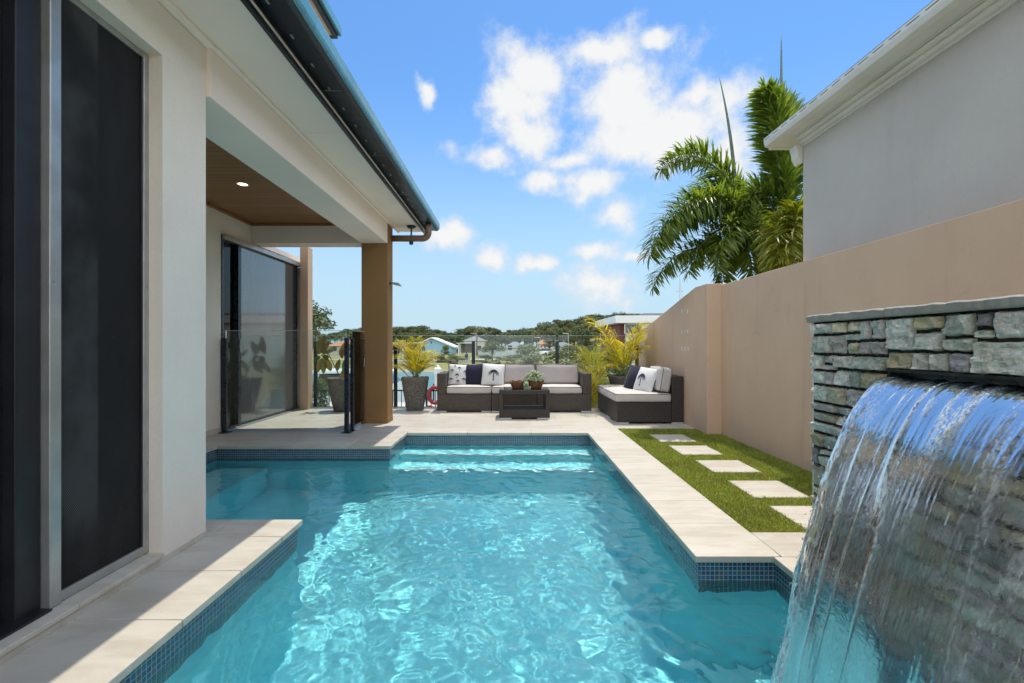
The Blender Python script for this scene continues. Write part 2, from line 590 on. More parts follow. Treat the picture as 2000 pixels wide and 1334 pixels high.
def stone_mat():
    t = NT('wall stone')
    at = t.new('ShaderNodeVertexColor', layer_name='Col')
    n = t.noise(16, 8, 0.68, t.map(t.obj, (1, 1, 2.2)), 0.5)
    n2 = t.noise(70, 6, 0.65)
    mo = t.noise(7, 5, 0.6)
    c = t.mix(t.ramp(n, 0.35, 0.7), at.outputs['Color'], t.mix(1.0, at.outputs['Color'], (0.62, 0.6, 0.57), 'MULTIPLY'))
    c = t.mix(t.ramp(n2, 0.5, 0.72, 0, 0.5), c, (0.50, 0.50, 0.46))
    c = t.mix(t.ramp(t.noise(120, 4, 0.7), 0.54, 0.72, 0, 0.4), c, (0.13, 0.13, 0.12))
    c = t.mix(t.ramp(mo, 0.6, 0.74, 0, 0.6), c, (0.30, 0.19, 0.07))
    c = t.mix(t.ramp(t.noise(9, 7, 0.7), 0.63, 0.74, 0, 0.6), c, (0.07, 0.075, 0.065))
    nb = t.bump(n2, 0.9, 0.008)
    nb = t.bump(n, 0.8, 0.018, nb)
    return t.done(t.bsdf(c, 0.62, nb, spec=0.4))

def wood_mat():
    t = NT('timber ceiling')
    x, y, z = t.sep(t.obj)
    b = t.math('DIVIDE', y, 0.09)
    fr = t.math('FRACT', b)
    groove = t.math('MULTIPLY', t.ramp(fr, 0.0, 0.07), t.ramp(fr, 0.93, 1.0, 1.0, 0.0))
    wnz = t.new('ShaderNodeTexWhiteNoise', noise_dimensions='1D')
    t.put(wnz.inputs['W'], t.math('FLOOR', b))
    g = t.noise(6, 6, 0.6, t.map(t.obj, (0.5, 14, 1)), 0.8)
    c = t.mix(g, (0.30, 0.135, 0.045), (0.19, 0.078, 0.025))
    c = t.mix(t.math('MULTIPLY', wnz.outputs['Value'], 0.4), c, (0.36, 0.18, 0.07))
    c = t.mix(groove, (0.02, 0.01, 0.005), c)
    return t.done(t.bsdf(c, 0.42, t.bump(groove, 0.5, 0.004), spec=0.5))

def screen_mat(name, col, pitch=0.004, rough=0.3, spec=0.5, glassy=False):
    """woven security mesh stretched over dark glass"""
    t = NT(name)
    x, y, z = t.sep(t.obj)
    k = 2 * math.pi / pitch
    w = t.math('MULTIPLY', t.math('SINE', t.math('MULTIPLY', t.math('ADD', x, y), k)), t.math('SINE', t.math('MULTIPLY', z, k)))
    d = t.ramp(t.noise(150, 2), 0.72, 0.76)
    d = t.math('MULTIPLY', d, t.ramp(t.noise(3, 3), 0.45, 0.7))
    c = t.mix(t.ramp(w, -0.2, 0.8), tuple(q * 0.6 for q in col), tuple(q * 1.3 for q in col))
    c = t.mix(t.ramp(t.noise(2.2, 5, 0.6, t.map(t.obj, (1, 1, 0.35))), 0.45, 0.75, 0, 0.6), c, tuple(q * 2.0 for q in col))
    if not glassy:                                                # the folds of a pale curtain behind the left part of the mesh
        wv = t.math('MULTIPLY_ADD', t.math('SINE', t.math('ADD', t.math('MULTIPLY', z, 520.0), t.math('MULTIPLY', y, 900.0))), 0.5, 0.5)
        cur = t.math('MULTIPLY', t.ramp(y, 2.055, 2.04), t.ramp(t.noise(1.7, 4, 0.6, t.map(t.obj, (1, 1, 0.8), (3.1, 0.4, 0.9))), 0.42, 0.62))
        c = t.mix(t.math('MULTIPLY', t.math('MULTIPLY', cur, wv), 0.8), c, (0.10, 0.102, 0.10))
    c = t.mix(t.math('MULTIPLY', d, 0.6), c, (0.3, 0.3, 0.29))
    return t.done(t.bsdf(c, rough, None if glassy else t.bump(w, 0.15, 0.001), spec=spec, coat=1.0 if glassy else 0.0, **{'Coat Roughness': 0.04}))

def turf_mat():
    t = NT('turf blades')
    g = t.new('ShaderNodeNewGeometry')
    r = g.outputs['Random Per Island']
    c = t.mix(r, (0.28, 0.37, 0.04), (0.47, 0.49, 0.085))
    c = t.mix(t.ramp(t.math('FRACT', t.math('MULTIPLY', r, 17.0)), 0.82, 0.9), c, (0.29, 0.22, 0.08))
    c = t.mix(t.ramp(t.noise(2.5, 4), 0.4, 0.7, 0, 0.35), c, (0.15, 0.14, 0.03))
    p = t.bsdf(c, 0.5, spec=0.3)
    tl = t.new('ShaderNodeBsdfTranslucent')
    t.l.new(c, tl.inputs['Color'])
    m = t.new('ShaderNodeMixShader')
    m.inputs[0].default_value = 0.3
    t.l.new(p, m.inputs[1]); t.l.new(tl.outputs[0], m.inputs[2])
    return t.done(m.outputs[0])

MT = {}
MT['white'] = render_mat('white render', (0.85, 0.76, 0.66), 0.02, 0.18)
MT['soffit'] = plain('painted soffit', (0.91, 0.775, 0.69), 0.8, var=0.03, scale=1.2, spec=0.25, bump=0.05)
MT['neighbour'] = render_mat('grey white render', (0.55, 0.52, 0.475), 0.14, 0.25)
MT['trim'] = plain('cream painted trim', (0.70, 0.68, 0.62), 0.55, var=0.06, scale=3)
MT['tan'] = render_mat('tan render', (0.68, 0.485, 0.34), 0.42, 0.3)
MT['brown'] = render_mat('brown render', (0.29, 0.165, 0.068), 0.03, 0.25)
MT['trav'] = travertine('travertine paving', (0.8, 0.4), 0.76)
MT['cope'] = travertine('travertine coping', None, 0.78)
MT['sill'] = travertine('travertine sill', None, 0.9)
MT['mosaic'] = mosaic('blue glass mosaic')
MT['plaster'] = plaster_mat()
MT['edge'] = plain('pale step edge', (0.50, 0.70, 0.72), 0.7, var=0.08, scale=12)
MT['water'] = water_mat('pool water', 0.10, (0.82, 0.975, 0.99), 0.04, 46.0)
MT['fall'] = water_mat('falling water', 0.0, (0.985, 0.995, 1.0), 0.25, 40.0, bdist=0.004, foam=True)
MT['drops'] = water_mat('water drops', 0.3, (0.98, 0.99, 1.0), 0.0, 40.0)
MT['glass'] = glass_mat('fence glass')
MT['edgeglass'] = plain('green glass edge', (0.50, 0.62, 0.58), 0.15, var=0.05)
MT['pane'] = glass_mat('window glass', (0.5, 0.53, 0.55))
MT['post'] = plain('navy black powder coat', (0.010, 0.016, 0.030), 0.3, var=0.2, scale=8, spec=0.5)
MT['alu'] = plain('grey aluminium', (0.42, 0.42, 0.41), 0.35, 0.6, var=0.1, scale=9)
MT['dark'] = plain('black frame', (0.012, 0.013, 0.016), 0.45, var=0.3, scale=5)
MT['gutter'] = plain('dark gutter', (0.012, 0.018, 0.026), 0.38, var=0.3, scale=7)
MT['lip'] = plain('gutter lip sky reflection', (0.10, 0.30, 0.40), 0.3, var=0.15, scale=4)  # the sky mirrored in the rolled metal lip is put into its colour
MT['roof'] = plain('roof sheet', (0.06, 0.075, 0.085), 0.5, var=0.15, scale=3)
MT['wood'] = wood_mat()
MT['screen'] = screen_mat('security screen', (0.020, 0.0195, 0.019), 0.004, 0.55, 0.12)
MT['blind'] = screen_mat('door screen', (0.085, 0.092, 0.10), 0.006, 0.12, 0.9, True)
MT['pipe'] = plain('brown downpipe', (0.17, 0.105, 0.065), 0.4, var=0.12)
MT['stone'] = stone_mat()
MT['mortar'] = plain('dark joint', (0.028, 0.028, 0.025), 0.9, var=0.4, scale=30, bump=0.5, bscale=90)
MT['cap'] = stone_cap = travertine('weathered capping', None, 0.5)
MT['steel'] = plain('steel spillway', (0.10, 0.12, 0.13), 0.3, 0.8, var=0.2)
MT['rattan'] = rattan_mat('brown rattan', (0.088, 0.068, 0.056))
MT['rattan_dark'] = rattan_mat('dark rattan', (0.052, 0.042, 0.038))
MT['fabric'] = fabric_mat('stone grey cushion fabric', (0.60, 0.545, 0.505), 0.88)
MT['backfab'] = fabric_mat('grey back cushion fabric', (0.46, 0.41, 0.395), 0.9)
MT['linen'] = fabric_mat('white linen', (0.72, 0.71, 0.69), 0.95)
MT['navy'] = fabric_mat('navy cotton', (0.022, 0.024, 0.045), 0.8)
MT['piping'] = plain('grey piping', (0.2, 0.185, 0.175), 0.8)
MT['ink'] = plain('navy print', (0.03, 0.033, 0.05), 0.85)
MT['foot'] = plain('silver foot', (0.55, 0.55, 0.55), 0.35, 0.3)
MT['pot'] = None
MT['wicker'] = rattan_mat('honey wicker', (0.27, 0.125, 0.045))
MT['soil'] = plain('potting soil', (0.03, 0.022, 0.016), 0.95, var=0.4, scale=50, bump=0.8, bscale=60)
MT['turf'] = turf_mat()
MT['turfbase'] = plain('turf backing', (0.12, 0.14, 0.025), 0.95, var=0.4, scale=30)
MT['foxtail'] = leaf_mat('foxtail leaflets', (0.06, 0.115, 0.018), (0.19, 0.25, 0.04), 0.4, 0.35)
MT['foxyellow'] = leaf_mat('yellowing leaflets', (0.13, 0.18, 0.012), (0.30, 0.29, 0.03), 0.42, 0.4)
MT['fencewhite'] = plain('weathered pale paint', (0.36, 0.40, 0.42), 0.7, var=0.15, scale=2)
MT['cane'] = leaf_mat('golden cane leaflets', (0.34, 0.36, 0.02), (0.60, 0.50, 0.03), 0.4, 0.4, tips=(0.35, 0.13, 0.02))
MT['stem'] = plain('green grey stem', (0.20, 0.23, 0.11), 0.5, var=0.25, scale=14)
MT['spear'] = plain('grey green spear', (0.09, 0.14, 0.09), 0.5, var=0.2, scale=20)
MT['bark'] = plain('grey bark', (0.16, 0.135, 0.10), 0.9, var=0.3, scale=9, bump=0.6, bscale=40)
MT['rubber'] = leaf_mat('rubber leaves', (0.06, 0.13, 0.035), (0.22, 0.12, 0.06), 0.28, 0.25)
MT['ivy'] = leaf_mat('pale variegated leaves', (0.16, 0.26, 0.12), (0.52, 0.58, 0.42), 0.2, 0.5)
MT['tree'] = leaf_mat('tree leaves', (0.030, 0.055, 0.018), (0.085, 0.115, 0.032), 0.15, 0.6, 0.45)
MT['treelight'] = leaf_mat('light tree leaves', (0.06, 0.085, 0.02), (0.15, 0.16, 0.04), 0.2, 0.6, 0.35)
MT['bush'] = leaf_mat('olive bush leaves', (0.10, 0.115, 0.035), (0.23, 0.22, 0.09), 0.2, 0.6, 0.15)
t = NT('rough stone pot')
n_ = t.noise(55, 7, 0.7); m_ = t.noise(9, 5)
c_ = t.mix(t.ramp(n_, 0.35, 0.7), (0.07, 0.066, 0.062), (0.24, 0.225, 0.21))
c_ = t.mix(t.ramp(m_, 0.5, 0.75, 0, 0.4), c_, (0.22, 0.19, 0.15))
MT['pot'] = t.done(t.bsdf(c_, 0.85, t.bump(n_, 0.7, 0.012), spec=0.3))
# ------------------------------------------------------------------ terrain, canal
def sstep(a, b, x):
    t_ = np.clip((x - a) / (b - a), 0, 1)
    return t_ * t_ * (3 - 2 * t_)

def ground_z(x, y):
    x, y = np.asarray(x, float), np.asarray(y, float)
    edge_r = 7.0 + 2.0 * np.sin(y * 0.23)
    can = sstep(14.5, 16.5, y) * (1 - sstep(48, 58, y)) * (1 - sstep(edge_r - 2, edge_r + 1.5, x))
    z = -1.35 - 1.6 * can
    z = z + 0.35 * sstep(60, 110, y)
    z = z + 11.5 * np.exp(-((x - 66) / 36) ** 2 - ((y - 262) / 42) ** 2)
    z = z + 0.05 * np.sin(x * 0.31 + y * 0.17) * sstep(20, 60, y)
    return z

def ground_mat():
    t = NT('dry grass and soil')
    n = t.noise(0.16, 6, 0.6)
    n2 = t.noise(1.7, 6, 0.65)
    x, y, z = t.sep(t.obj)
    c = t.mix(t.ramp(n, 0.35, 0.65), (0.21, 0.19, 0.075), (0.30, 0.245, 0.115))
    c = t.mix(t.ramp(n2, 0.45, 0.7, 0, 0.6), c, (0.13, 0.14, 0.045))
    c = t.mix(t.ramp(z, -1.75, -1.95), c, (0.33, 0.27, 0.2))
    return t.done(t.bsdf(c, 0.95, t.bump(n2, 0.6, 0.1), spec=0.1))
MT['ground'] = ground_mat()

gx = np.concatenate([np.linspace(-900, -90, 16)[:-1], np.linspace(-90, 130, 111), np.linspace(130, 900, 16)[1:]])
gy = np.concatenate([np.linspace(-40, 12, 8)[:-1], np.linspace(12, 64, 53)[:-1], np.linspace(64, 340, 70)[:-1], np.linspace(340, 1500, 14)])
XX, YY = np.meshgrid(gx, gy)
ZZ = ground_z(XX, YY)
# nothing of the terrain may rise into the pool
g = MB()
nx, ny = len(gx), len(gy)
hole = (XX > -9) & (XX < 12) & (YY < 9.5)
ZZ = np.where(hole, np.minimum(ZZ, -1.5), ZZ)
g.v = [tuple(p) for p in np.stack([XX.ravel(), YY.ravel(), ZZ.ravel()], 1)]
g.f = [(j * nx + i, j * nx + i + 1, (j + 1) * nx + i + 1, (j + 1) * nx + i) for j in range(ny - 1) for i in range(nx - 1)]
g.m = [0] * len(g.f)
struct(g.build('ground', MT['ground'], smooth=True))

t = NT('canal water')
n_ = t.noise(1.3, 5, 0.6, t.map(t.obj, (1, 2.6, 1)))
MT['canal'] = t.done(t.bsdf((0.05, 0.17, 0.22), 0.15, t.bump(n_, 0.35, 0.15), spec=0.25))
g = MB()
g.add([(-160, 13.8, -2.0), (9.5, 13.8, -2.0), (9.5, 62, -2.0), (-160, 62, -2.0)], [(0, 1, 2, 3)])
struct(g.build('canal_water', MT['canal']))

# ------------------------------------------------------------------ pool
WZ = -0.132
FZ = -1.30
POLY = [(1.36, 0.3), (1.36, 2.39), (0.96, 2.39), (0.96, 5.76), (-1.30, 5.76), (-1.30, 5.0), (-3.19, 5.0), (-3.19, 2.9), (-1.31, 2.9), (-1.31, 0.3)]
OFF = 0.022            # the coping overhangs the tiles by this much
def offset_poly(poly, d):
    res, n = [], len(poly)
    for i in range(n):
        p0, p1, p2 = Vector(poly[i - 1]), Vector(poly[i]), Vector(poly[(i + 1) % n])
        e1, e2 = (p1 - p0).normalized(), (p2 - p1).normalized()
        n1, n2 = Vector((e1.y, -e1.x)), Vector((e2.y, -e2.x))
        res.append((p1.x + d * (n1.x + n2.x), p1.y + d * (n1.y + n2.y)))
    return res
TP = offset_poly(POLY, OFF)
def loop_walls(mb, poly, z0, z1):
    n = len(poly)
    for i in range(n):
        a, b = poly[i], poly[(i + 1) % n]
        mb.add([(a[0], a[1], z0), (b[0], b[1], z0), (b[0], b[1], z1), (a[0], a[1], z1)], [(0, 3, 2, 1)])
g = MB(); loop_walls(g, TP, -0.26, -0.020)
struct(g.build('pool_tiles', MT['mosaic'], fix=False))
g = MB()
loop_walls(g, TP, FZ, -0.26)
g.add([(x, y, FZ) for x, y in TP], [tuple(range(len(TP)))])
struct(g.build('pool_shell', MT['plaster'], fix=False))
g = MB(); e = MB()
for k, (y0, zt) in enumerate(((5.43, -0.36), (5.08, -0.64))):
    g.box(TP[4][0] + 0.002, TP[3][0] - 0.002, y0, 5.78 if k == 0 else (5.43, 5.10)[k - 1] + 0.001 * 0, FZ + 0.002, zt)
    e.box(TP[4][0] + 0.004, TP[3][0] - 0.004, y0 - 0.003, y0 + 0.10, zt - 0.05, zt + 0.004)
struct(g.build('pool_steps', MT['plaster'], bevel=0.02))
struct(e.build('pool_step_edges', MT['edge'], bevel=0.01))
g = MB()
g.box(-3.165, -2.62, 2.925, 4.975, FZ + 0.002, -0.5)
g.box(0.55, 1.378, 1.2, 2.405, FZ + 0.003, -0.95)
struct(g.build('pool_bench', MT['plaster'], bevel=0.03))

# water surface: real ripples in the mesh
def inside(px, py, poly):
    r = np.zeros(px.shape, bool)
    n = len(poly)
    for i in range(n):
        (x1, y1), (x2, y2) = poly[i], poly[(i + 1) % n]
        cond = (y1 > py) != (y2 > py)
        xi = (x2 - x1) * (py - y1) / (y2 - y1 + 1e-12) + x1
        r ^= cond & (px < xi)
    return r
DX = 0.0095
xs = np.arange(-3.23, 1.40, DX); ys = np.arange(0.26, 5.80, DX)
WX, WY = np.meshgrid(xs, ys)
def waves(X, Y, n, l0, l1, slope, seed, aniso=1.0):
    r = np.random.default_rng(seed)
    h = np.zeros_like(X)
    X2 = X + 0.035 * np.sin(3.1 * Y + 1.3 * X) + 0.018 * np.sin(9.7 * X + 6.1 * Y + 1)
    Y2 = Y + 0.035 * np.sin(2.7 * X + 1.1 * Y + 2) + 0.018 * np.sin(8.3 * Y - 7.9 * X)
    for i in range(n):
        lam = l0 * (l1 / l0) ** r.random()
        th = r.random() * 2 * math.pi
        k = 2 * math.pi / lam
        a = slope * math.sqrt(2.0 / n) / k
        ph = r.random() * 6.28
        mod = 0.6 + 0.4 * np.sin(X * r.normal() * 2.2 + Y * r.normal() * 2.2 + r.random() * 6)
        h += a * mod * np.sin(k * (X2 * math.cos(th) + aniso * Y2 * math.sin(th)) + ph)
    return h
near_fall = np.exp(-(((WX - 0.95) / 0.75) ** 2 + ((WY - 1.35) / 0.8) ** 2))
calm = sstep(-1.75, -0.85, WX)
hgt = (waves(WX, WY, 60, 0.062, 0.18, 0.135, 3) + waves(WX, WY, 40, 0.028, 0.05, 0.032, 8)) * (0.25 + 0.75 * calm + 0.4 * near_fall) \
    + waves(WX, WY, 26, 0.18, 0.75, 0.04, 4) * (0.7 + 0.3 * calm + 1.6 * near_fall) \
    + waves(WX, WY, 22, 0.05, 0.09, 0.12, 5) * near_fall
rr = np.hypot(WX - 0.95, (WY - 1.35) * 0.75)
hgt += 0.006 * np.sin(rr * 34) * np.exp(-rr * 2.6) * (rr > 0.05)
WVZ = WZ + hgt
nxw, nyw = len(xs), len(ys)
cxm = (WX[:-1, :-1] + WX[1:, 1:]) / 2; cym = (WY[:-1, :-1] + WY[1:, 1:]) / 2
msk = inside(cxm, cym, offset_poly(TP, 0.008))
jj, ii = np.nonzero(msk)
idx = jj * nxw + ii
quads = np.stack([idx, idx + 1, idx + nxw + 1, idx + nxw], 1)
used = np.unique(quads)
rem = np.full(nxw * nyw, -1); rem[used] = np.arange(len(used))
quads = rem[quads]
pts = np.stack([WX.ravel(), WY.ravel(), WVZ.ravel()], 1)[used]
me = bpy.data.meshes.new('pool_water')
me.vertices.add(len(pts)); me.vertices.foreach_set('co', pts.astype(np.float32).ravel())
me.loops.add(quads.size); me.loops.foreach_set('vertex_index', quads.astype(np.int32).ravel())
me.polygons.add(len(quads))
me.polygons.foreach_set('loop_start', np.arange(0, quads.size, 4, dtype=np.int32))
me.polygons.foreach_set('use_smooth', np.ones(len(quads), bool))
me.update(calc_edges=True); me.validate()
me.materials.append(MT['water'])
pw = bpy.data.objects.new('pool_water', me); COL.objects.link(pw); struct(pw)
pw.cycles.is_caustics_caster = True
for o in COL.objects:
    if o.name.startswith(('pool_shell', 'pool_step', 'pool_tiles', 'pool_bench')): o.cycles.is_caustics_receiver = True

# ------------------------------------------------------------------ deck, coping, turf bed
def slab(mb, x0, x1, y0, y1, z1=0.0, z0=-0.05):
    mb.box(x0, x1, y0, y1, z0, z1)
g = MB()
B = 0.06
slab(g, -9, -1.31 - B, -3, 2.9 - B)
slab(g, -9, -3.19 - B, 2.9 - B, 8.2)
slab(g, -3.19 - B, -1.30 - B, 5.0 + B, 8.2)
slab(g, -1.30 - B, 1.4, 5.76 + B, 8.2)
slab(g, 1.4, 2.6, 6.07, 8.2)
slab(g, 0.96 + B, 1.4, 2.39 + B, 5.76 + B)
slab(g, 1.36 + B, 2.6, -3, 2.39 + B)
slab(g, 1.4, 2.6, 2.39 + B, 2.705)
slab(g, -1.31 - B, 1.36 + B, -3, 0.3 - B)
struct(g.build('pool_deck', MT['trav'], bevel=0))
g = MB()
g.box(-9, 2.42, 8.17, 8.198, -1.6, -0.052)
g.box(-9, 2.6, -3, -2.97, -1.6, -0.052)
struct(g.build('deck_retaining_face', MT['white']))
g = MB()
def cope_row(x0, x1, y0, y1, along, step, start=None):
    gap = 0.0021
    a, b = (x0, x1) if along == 'x' else (y0, y1)
    cuts = [a]
    c = start if start is not None else a + step
    while c < b - 0.02:
        cuts.append(c); c += step
    cuts.append(b)
    for p, q in zip(cuts[:-1], cuts[1:]):
        if along == 'x': g.box(p + gap, q - gap, y0, y1, -0.031, 0.004)
        else: g.box(x0, x1, p + gap, q - gap, -0.031, 0.004)
W_ = 0.44
cope_row(-1.31 - W_, -1.31, -0.9, 2.9, 'y', 0.40, -0.9 + 0.34)
cope_row(-3.19 - W_, -1.31 - W_ - 0.003, 2.9 - W_, 2.9, 'x', 0.8)
cope_row(-3.19 - W_, -3.19, 2.9 + 0.003, 5.0, 'y', 0.4)
cope_row(-3.19 - W_, -1.30 - 0.003, 5.0 + 0.002, 5.0 + W_, 'x', 0.62)
g.box(-1.30, -1.30, 5.0, 5.0, 0, 0)
cope_row(-1.30 - W_, -1.30, 5.0 + W_ + 0.003, 5.76 + W_, 'y', 0.4)
cope_row(-1.30 + 0.003, 0.96 + W_, 5.76, 5.76 + W_ - 0.13, 'x', 0.8, -0.55)
cope_row(0.96, 0.96 + W_, 2.39, 5.757, 'y', 0.41, 2.84)
cope_row(1.36 + 0.04 + 0.003, 2.57, 2.39 - 0.002, 2.70, 'x', 0.8, 1.72)
cope_row(1.36, 1.36 + 0.3, 1.99, 2.387, 'y', 0.4)
cope_row(1.365, 2.57, -0.9, -0.3, 'x', 0.8)
cope_row(-1.30, 1.36, 0.3 - W_, 0.3, 'x', 0.6)
struct(g.build('pool_coping', MT['cope'], bevel=0.004, seg=2))
# overlapping corner: the piece of coping that fills x -1.31..-1.30 beside the arm is the row along x above

# artificial turf
GX0, GX1, GY0, GY1 = 1.402, 2.6, 2.707, 6.068
g = MB(); g.box(GX0, GX1 + 0.01, GY0, GY1, -0.06, -0.018)
struct(g.build('turf_bed', MT['turfbase']))
STONES = [(1.70, 5.24), (1.72, 4.62), (1.755, 3.98), (1.755, 3.32), (1.76, 2.735)]
NB = 62000
bx = RNG.uniform(GX0, GX1, NB); by = GY0 + (GY1 - GY0) * RNG.random(NB) ** 1.35
keep = np.ones(NB, bool)
for (sx, sy) in STONES:
    keep &= ~((bx > sx + 0.010) & (bx < sx + 0.398) & (by > sy + 0.010) & (by < sy + 0.398))
keep &= ~((by > 5.69) & (bx > 2.42))
bx, by = bx[keep], by[keep]
n = len(bx)
ang = RNG.uniform(0, 2 * np.pi, n); ln = RNG.uniform(0.022, 0.038, n); lean = RNG.uniform(0.1, 0.85, n); wd = RNG.uniform(0.0022, 0.0036, n)
la = RNG.uniform(0, 2 * np.pi, n)
dx, dy = np.cos(la), np.sin(la)
wx, wy = -np.sin(ang) * wd, np.cos(ang) * wd
b0 = np.stack([bx - wx, by - wy, np.full(n, -0.018)], 1); b1 = np.stack([bx + wx, by + wy, np.full(n, -0.018)], 1)
mh = ln * 0.6
m0 = np.stack([bx - wx * .8 + dx * mh * lean * .5, by - wy * .8 + dy * mh * lean * .5, -0.018 + mh], 1)
m1 = np.stack([bx + wx * .8 + dx * mh * lean * .5, by + wy * .8 + dy * mh * lean * .5, -0.018 + mh], 1)
tp = np.stack([bx + dx * ln * lean, by + dy * ln * lean, -0.018 + ln * (1 - 0.25 * lean)], 1)
V = np.stack([b0, b1, m1, m0, tp], 1).reshape(-1, 3)
me = bpy.data.meshes.new('artificial_grass')
i5 = np.arange(n) * 5
L = np.stack([i5, i5 + 1, i5 + 2, i5 + 3, i5 + 3, i5 + 2, i5 + 4], 1).astype(np.int32)
me.vertices.add(len(V)); me.vertices.foreach_set('co', V.astype(np.float32).ravel())
me.loops.add(L.size); me.loops.foreach_set('vertex_index', L.ravel())
me.polygons.add(2 * n)
ls = np.stack([np.arange(n) * 7, np.arange(n) * 7 + 4], 1).astype(np.int32).ravel()
me.polygons.foreach_set('loop_start', ls)
me.update(calc_edges=True); me.validate()
me.materials.append(MT['turf'])
go = bpy.data.objects.new('artificial_grass', me); COL.objects.link(go)
tag(go, 'short green artificial grass strip beside the pool coping', 'grass', kind='stuff')
SL = ['pale stepping stone farthest along the grass, dappled by shadow beside the rattan daybed',
      'pale stepping stone second from the rattan daybed, level with the jog in the tan wall',
      'pale stepping stone in the middle of the five set in the grass',
      'large pale stepping stone with the wall shadow across its corner',
      'pale stepping stone nearest the stone waterfall wall, half hidden behind it']
for (sx, sy), lab in zip(STONES, SL):
    g = MB(); g.box(sx, sx + 0.41, sy, sy + 0.41, -0.035, 0.004)
    tag(g.build('stepping_stone', MT['cope'], bevel=0.004), lab, 'stepping stone', 'stepping stones set in the grass')

# ------------------------------------------------------------------ the house on the left
house = thing('house', 'white rendered house with dark gutters and covered terrace beside the pool', 'house', (-2.5, 3, 0))
g = MB()
g.box(-2.05, -1.755, 2.32, 2.65, 0.0, 2.83)                    # pier
g.box(-2.05, -1.7551, -3.0, 2.3199, 2.56, 2.83)                # over the window
g.box(-7.0, -2.051, 2.45, 2.649, 0.0, 2.83)                    # return wall
g.build('wall', MT['white'], house)
g = MB(); g.box(-2.04, -1.751, -3, 2.654, 0.0, 0.034); g.build('skirting', MT['sill'], house)
g = MB()
c_ = [-3.0, 0.35, 0.95, 1.52, 1.86, 2.318]
for a, b in zip(c_[:-1], c_[1:]): g.box(-1.92, -1.741, a + 0.001, b - 0.001, 0.035, 0.056)
g.build('window_sill', MT['sill'], house, bevel=0.003)
win = MB()
win.box(-1.86, -1.825, 1.87, 2.315, 0.058, 0.10); win.box(-1.86, -1.825, 1.87, 2.315, 2.53, 2.559)
win.box(-1.86, -1.822, 2.288, 2.3195, 0.058, 2.559)
win = win.build('window', MT['alu'], house, bevel=0.003)
g = MB(); g.box(-1.87, -1.815, 1.815, 1.862, 0.057, 2.559); g.build('mullion', MT['alu'], win, bevel=0.004)
g = MB(); g.box(-1.848, -1.836, 1.86, 2.30, 0.09, 2.54); g.build('security_screen', MT['screen'], win)
g = MB(); g.box(-1.838, -1.829, 2.279, 2.287, 0.10, 2.53); g.box(-1.838, -1.829, 1.866, 1.871, 0.10, 2.53); g.build('screen_bead', MT['dark'], win)
dr = MB()
dr.box(-1.95, -1.85, 1.72, 1.813, 0.057, 2.559); dr.box(-1.98, -1.90, 1.60, 1.72, 0.057, 2.559)
dr.box(-2.0, -1.80, -3, 1.812, 0.0565, 0.066); dr.box(-2.0, -1.86, -3, 1.812, 2.50, 2.559)
dr = dr.build('sliding_door', MT['dark'], house, bevel=0.004)
g = MB(); g.box(-1.99, -1.975, -3, 1.60, 0.12, 2.5); g.build('security_screen', MT['screen'], dr)
g = MB(); g.box(-1.972, -1.93, -3, 1.60, 0.067, 0.12); g.box(-1.972, -1.955, 1.585, 1.5985, 0.12, 2.5); g.build('door_rail', MT['dark'], dr, bevel=0.004)
# soffit in panels with fine gaps, bead along the beam
g = MB()
for a, b in ((-3, 0.8), (0.8, 3.75), (3.75, 7.05)): g.box(-1.733, -1.31, a + 0.002, b - 0.002, 2.832, 2.85)
g.box(-1.731, -1.312, -3, 7.04, 2.853, 2.86)
g.build('soffit', MT['soffit'], house)
g = MB(); g.box(-1.752, -1.705, -3, 2.655, 2.805, 2.831); g.box(-1.732, -1.70, 2.656, 7.04, 2.812, 2.831); g.build('cornice', MT['soffit'], house, bevel=0.006)
g = MB(); g.box(-2.10, -1.733, 2.651, 6.469, 2.53, 2.95); g.build('beam', MT['soffit'], house, bevel=0.004)
g = MB(); g.box(-3.65, -2.101, 6.47, 6.74, 2.53, 2.95); g.build('beam', MT['soffit'], house, bevel=0.004)
g = MB(); g.box(-2.10, -1.733, 6.47, 6.75, 0.0, 2.83); g.build('column', MT['brown'], house, bevel=0.004)
g = MB(); g.box(-2.104, -1.729, 6.466, 6.754, 0.0, 0.075); g.build('column_plinth', MT['brown'], house, bevel=0.004)
g = MB(); g.box(-3.66, -2.099, 2.64, 6.471, 2.80, 2.84); g.build('timber_ceiling', MT['wood'], house)
g = MB(); g.box(-3.649, -3.60, 2.66, 6.469, 2.772, 2.799); g.box(-3.60, -2.101, 6.43, 6.469, 2.772, 2.799); g.build('ceiling_bead', MT['wood'], house)
dl = MB(); dl.lathe([(0.062, -0.006), (0.062, 0.0), (0.045, -0.001), (0.045, -0.006), (0.062, -0.006)], (-2.83, 4.86, 2.80), 24)
dl = dl.build('downlight', MT['soffit'], house)
t = NT('warm lamp'); em = t.new('ShaderNodeEmission'); em.inputs['Color'].default_value = (1, 0.86, 0.6, 1); em.inputs['Strength'].default_value = 3.0
MT['lamp'] = t.done(em.outputs[0])
g = MB(); g.lathe([(0.0001, 0.0), (0.044, 0.0)], (-2.83, 4.86, 2.797), 24); g.build('lamp_disc', MT['lamp'], dl)
g = MB()
g.box(-3.86, -3.65, 2.66, 5.80, 0.0, 2.80); g.box(-3.86, -3.6501, 5.80, 6.74, 2.50, 2.80)
g.build('terrace_wall', MT['white'], house)
g = MB(); g.box(-3.90, -3.645, 2.66, 5.80, 0.0, 0.07); g.build('skirting', MT['sill'], house)
sd_ = MB()
sd_.box(-3.74, -3.63, 5.80, 7.92, 2.43, 2.499); sd_.box(-3.74, -3.64, 5.80, 7.92, 0.0, 0.045)
